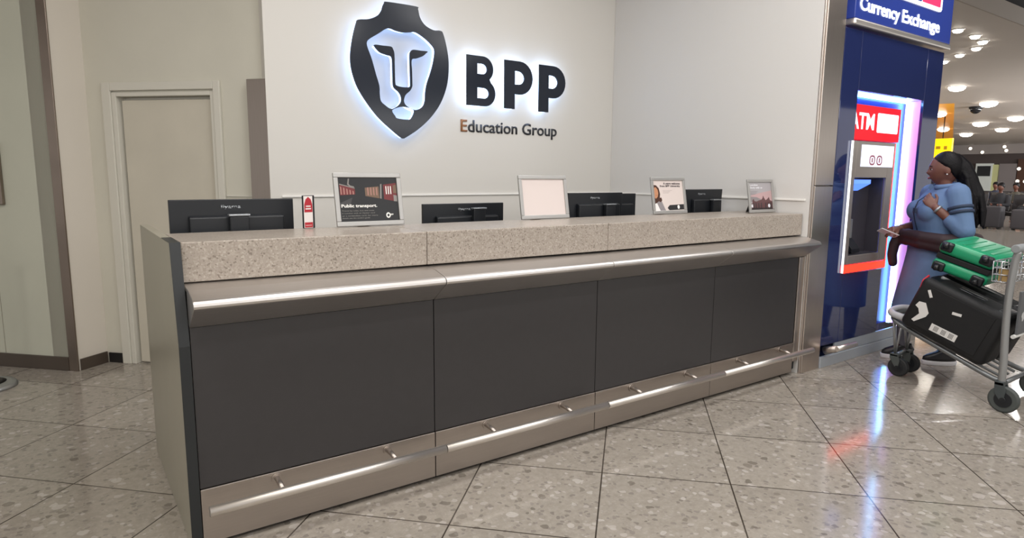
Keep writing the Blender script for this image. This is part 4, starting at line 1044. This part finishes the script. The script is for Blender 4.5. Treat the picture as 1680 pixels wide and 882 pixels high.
o = obj('shop_front', box(BM(), (45.12, 6.0, .02), (45.29, 11.38, 2.6)), M_farb); tag(o, 'dark brown shop front at the right end of the far wall', 'shop front')
def wl(y, z, l):
    t = thing('wall_glow_spot', 'small round glowing spot ' + l, 'lamp', (45.05, y, z), 'lamps on the far wall')
    x = 45.11 if z < 2.9 else 44.99
    bm = BM(); tube(bm, [(x, y, z), (x-.05, y, z)], [.085, .075], 20); obj('lens', bm, M_lampf, t)
    bm = BM(); tube(bm, [(x+.004, y, z), (x-.02, y, z)], [.11, .11], 20); obj('rim', bm, M_lampr, t)
for y, z, l in ((11.56, 2.05, 'upper left of four on the brown shop front'), (10.87, 2.07, 'upper right of four on the brown shop front'), (11.59-.25, 1.34, 'lower left of four on the brown shop front'), (10.94, 1.33, 'lower right of four on the brown shop front'),
                (13.80, 3.27, 'mirrored in the bulkhead, first right of the yellow sign'), (13.16, 3.03, 'mirrored low in the bulkhead above the white board'), (12.08, 3.32, 'mirrored in the bulkhead, upper one of a close pair'), (11.97, 3.10, 'mirrored in the bulkhead, lower one of a close pair'), (10.87, 3.0, 'mirrored in the bulkhead near the right picture edge')):  # bulkhead spots: hall downlight reflections put in as small emissive discs
    wl(min(y, 11.3) if z < 2.9 else y, z, l)

# seating: benches with people far off
M_seat = mat('black_seat', '2c2a2d', .5); M_beam = mat('dark_beam', '4a4a4c', .4, .5)
def bench(x, y0, n, label):
    t = thing('bench', label, 'bench', (x, y0 + n*.3, 0), 'rows of black hall seats')
    for k in range(n):
        y = y0 + k*.6
        obj('seat', box(BM(), (x-.24, y+.03, .40), (x+.22, y+.57, .46)), M_seat, t, .02)
        bm = BM(); quadprism(bm, [(x+.18, .47), (x+.25, .47), (x+.37, .98), (x+.31, .99)], y+.03, y+.57, 'y'); obj('backrest', bm, M_seat, t, .02)
    obj('beam', box(BM(), (x-.04, y0, .33), (x+.06, y0+n*.6, .39)), M_beam, t)
    for y in (y0+.3, y0+n*.6-.3):
        bm = BM(); quadprism(bm, [(x-.28, 0), (x-.2, 0), (x, .33), (x+.2, 0), (x+.28, 0), (x+.05, .33), (x-.05, .33)] if False else [(x-.26, 0), (x+.26, 0), (x+.26, .03), (x+.03, .06), (x+.03, .329), (x-.03, .329), (x-.03, .06), (x-.26, .03)], y-.03, y+.03, 'y'); obj('leg', bm, M_beam, t)
bench(23.2, 3.0, 5, 'nearest row of black hall seats at the right picture edge')
bench(23.6, 6.2, 4, 'row of black hall seats just right of the woman\'s hair')
bench(26.2, 4.0, 8, 'second row of black hall seats, behind the nearest one')
bench(29.0, 4.6, 9, 'third row of black hall seats, below the white display board')
def sitter(x, y, face, top, leg, hair, label, z=.46):
    f = Vector((math.cos(face), math.sin(face), 0)); l = Vector((-f.y, f.x, 0)); o_ = Vector((x, y, 0))
    Bq = lambda a_, b_, c_: o_ + f*a_ + l*b_ + Vector((0, 0, c_))
    t = thing('person', label, 'person', o_[:])
    bm = BM()
    capsule(bm, Bq(-.02, 0, z+.17), Bq(-.05, 0, z+.42), .13, .14); capsule(bm, Bq(-.04, 0, z+.52), Bq(-.02, 0, z+.62), .05, .05)
    ellipsoid(bm, Bq(.0, 0, z+.74), (.095, .08, .12), Matrix((f, l, Vector((0, 0, 1)))).transposed().to_4x4(), 3)
    for s_ in (-1, 1):
        capsule(bm, Bq(0, s_*.09, z+.12), Bq(.42, s_*.12, z+.11), .075, .06); capsule(bm, Bq(.42, s_*.12, z+.10), Bq(.44, s_*.12, .09), .058, .042); capsule(bm, Bq(.42, s_*.12, .055), Bq(.58, s_*.13, .045), .045, .035)
        capsule(bm, Bq(-.05, s_*.19, z+.44), Bq(.06, s_*.24, z+.20), .05, .042); capsule(bm, Bq(.06, s_*.24, z+.20), Bq(.30, s_*.10, z+.22), .042, .032); capsule(bm, Bq(.30, s_*.10, z+.22), Bq(.37, s_*.07, z+.22), .035, .025)
    obj('body', fuse(bm, .018, 3), M_skin if hair != 'grey' else mat('pale_skin', 'c79a84', .5), t)
    bm = BM(); capsule(bm, Bq(-.02, 0, z+.185), Bq(-.05, 0, z+.42), .155, .165)
    for s_ in (-1, 1): capsule(bm, Bq(-.05, s_*.18, z+.45), Bq(.06, s_*.24, z+.20), .068, .058); capsule(bm, Bq(.06, s_*.24, z+.20), Bq(.22, s_*.15, z+.22), .055, .046)
    obj('top', fuse(bm, .02, 3), top, t)
    bm = BM()
    for s_ in (-1, 1): capsule(bm, Bq(0, s_*.09, z+.125), Bq(.42, s_*.12, z+.11), .10, .078); capsule(bm, Bq(.42, s_*.12, z+.10), Bq(.44, s_*.12, .12), .075, .06)
    obj('trousers', fuse(bm, .02, 3), leg, t)
    bm = BM(); ellipsoid(bm, Bq(-.02, 0, z+.78), (.105, .095, .11), None, 3); obj('hair', bm, M_hair if hair != 'grey' else mat('grey_hair', '8e8a88', .6), t)
MT = [mat('grey_shirt', '8c8a88', .8), mat('black_top', '222328', .8), mat('white_top', 'b4b8ba', .8), mat('olive_top', '4c4a42', .8), mat('navy_top', '2a3044', .8)]
ML = [mat('dark_trousers', '25252a', .8), mat('grey_trousers', '4a494c', .8)]
sitter(22.93, 4.05, PI*.92, MT[0], ML[0], 'grey', 'person in a grey shirt leaning forward on the nearest seats, right picture edge')
sitter(22.95, 4.95, PI, MT[1], ML[0], 'black', 'person in black sitting left of the one in the grey shirt')
sitter(23.38, 6.55, PI*1.05, MT[2], ML[1], 'black', 'person in a pale top sitting just right of the woman\'s hair')
sitter(23.38, 7.2, PI, MT[1], ML[0], 'black', 'person in black sitting behind the woman\'s hair')
sitter(25.98, 5.5, PI, MT[3], ML[1], 'black', 'person in a dark olive top on the second row of seats')
sitter(25.98, 7.3, PI, MT[1], ML[0], 'black', 'person in black on the second row below the display board')
sitter(28.78, 7.0, PI, MT[4], ML[0], 'black', 'person in a navy top on the third row of seats')
sitter(28.78, 8.3, PI, MT[1], ML[1], 'black', 'person in black on the third row right of the woman')
def bag(x, y, w_, d_, h_, m, label):
    t = thing('travel_bag', label, 'bag', (x, y, 0), 'bags by the far seats')
    bm = BM(); case_box(bm, d_, w_, h_, Matrix.Translation((x, y, h_/2+.04)), .05); obj('body', bm, m, t, smooth=True)
    bm = BM(); tube(bm, smoothpath([(x, y-w_*.25, h_+.03), (x, y-w_*.2, h_+.12), (x, y+w_*.2, h_+.12), (x, y+w_*.25, h_+.03)], 4), .014, 8); obj('handle', bm, M_plast, t)
    bm = BM()
    for s_ in (-1, 1): tube(bm, [(x-d_*.3, y+s_*w_*.35, .03), (x+d_*.3, y+s_*w_*.35, .03)], .03, 10)
    obj('wheel', bm, M_plast2, t)
bag(21.95, 4.75, .50, .35, .62, mat('charcoal_bag', '38363a', .7), 'charcoal bag on the floor before the seats, left of the grey shirted person')
bag(22.0, 5.45, .62, .40, .48, mat('black_bag', '242428', .7), 'low black bag leftmost of the three before the far seats')
bag(21.9, 4.05, .42, .30, .55, mat('dark_grey_bag', '434044', .7), 'dark grey bag at the feet of the grey shirted person')

# ------------------------------------------------------------------ light
def area(name, loc, size, e, col=(1, .93, .86), sy=None, rot=(0, 0, 0), spread=None):
    l = bpy.data.lights.new(name, 'AREA'); l.energy = e; l.color = col
    if sy: l.shape = 'RECTANGLE'; l.size = size; l.size_y = sy
    else: l.shape = 'DISK'; l.size = size
    if spread: l.spread = math.radians(spread)
    o = bpy.data.objects.new(name, l); COL.objects.link(o); o.location = loc; o.rotation_euler = rot
    return o
WARM, NEU = (1, .965, .90), (1, .99, .982)
# lamps over the counter recess
for x in (1.2, 2.5): area('counter_lamp', (x, .55, H-.02), .3, 9, NEU)
# lamps of the concourse in front of the counter
for x in (-3.0, -.9, 1.2, 3.3, 5.4):
    for y in (-.9, -3.6): area('concourse_lamp', (x, y, 3.70), .75, 22 if x > 0 else 33, NEU if x > 0 else WARM)
for x in (1.0, 4.5): area('tube_lamp', (x, -2.2, 3.69), .12, 22, NEU, sy=1.4, rot=(0, 0, PI/2))
# hall
for x in (9, 13, 17, 21, 26, 32, 39):
    for y in (1.6, 6.0, 10.5):
        area('hall_lamp', (x, y + (x % 2)*.6, H-.02), .35, 45, NEU)
# unseen upward fill lights, added to brighten the hall and concourse ceilings
area('hall_ceiling_fill', (29, -2.0, 2.3), 24, 3500, NEU, sy=.6, rot=(PI - math.radians(35), 0, 0))
area('concourse_ceiling_fill', (1, -5.0, 2.4), 12, 160, NEU, sy=.6, rot=(PI - math.radians(30), 0, 0))
wd = bpy.data.worlds.new('world'); SC.world = wd; wd.use_nodes = True
bg = wd.node_tree.nodes['Background']; bg.inputs['Color'].default_value = srgb('e6e2dd') + (1,); bg.inputs['Strength'].default_value = 0.8

SC.view_settings.view_transform = 'Standard'; SC.view_settings.look = 'None'; SC.view_settings.gamma = 1.0; SC.view_settings.exposure = 0.0
SC.view_settings.use_curve_mapping = False
SC.cycles.use_denoising = True
SC.cycles.max_bounces = 8; SC.cycles.sample_clamp_indirect = 6
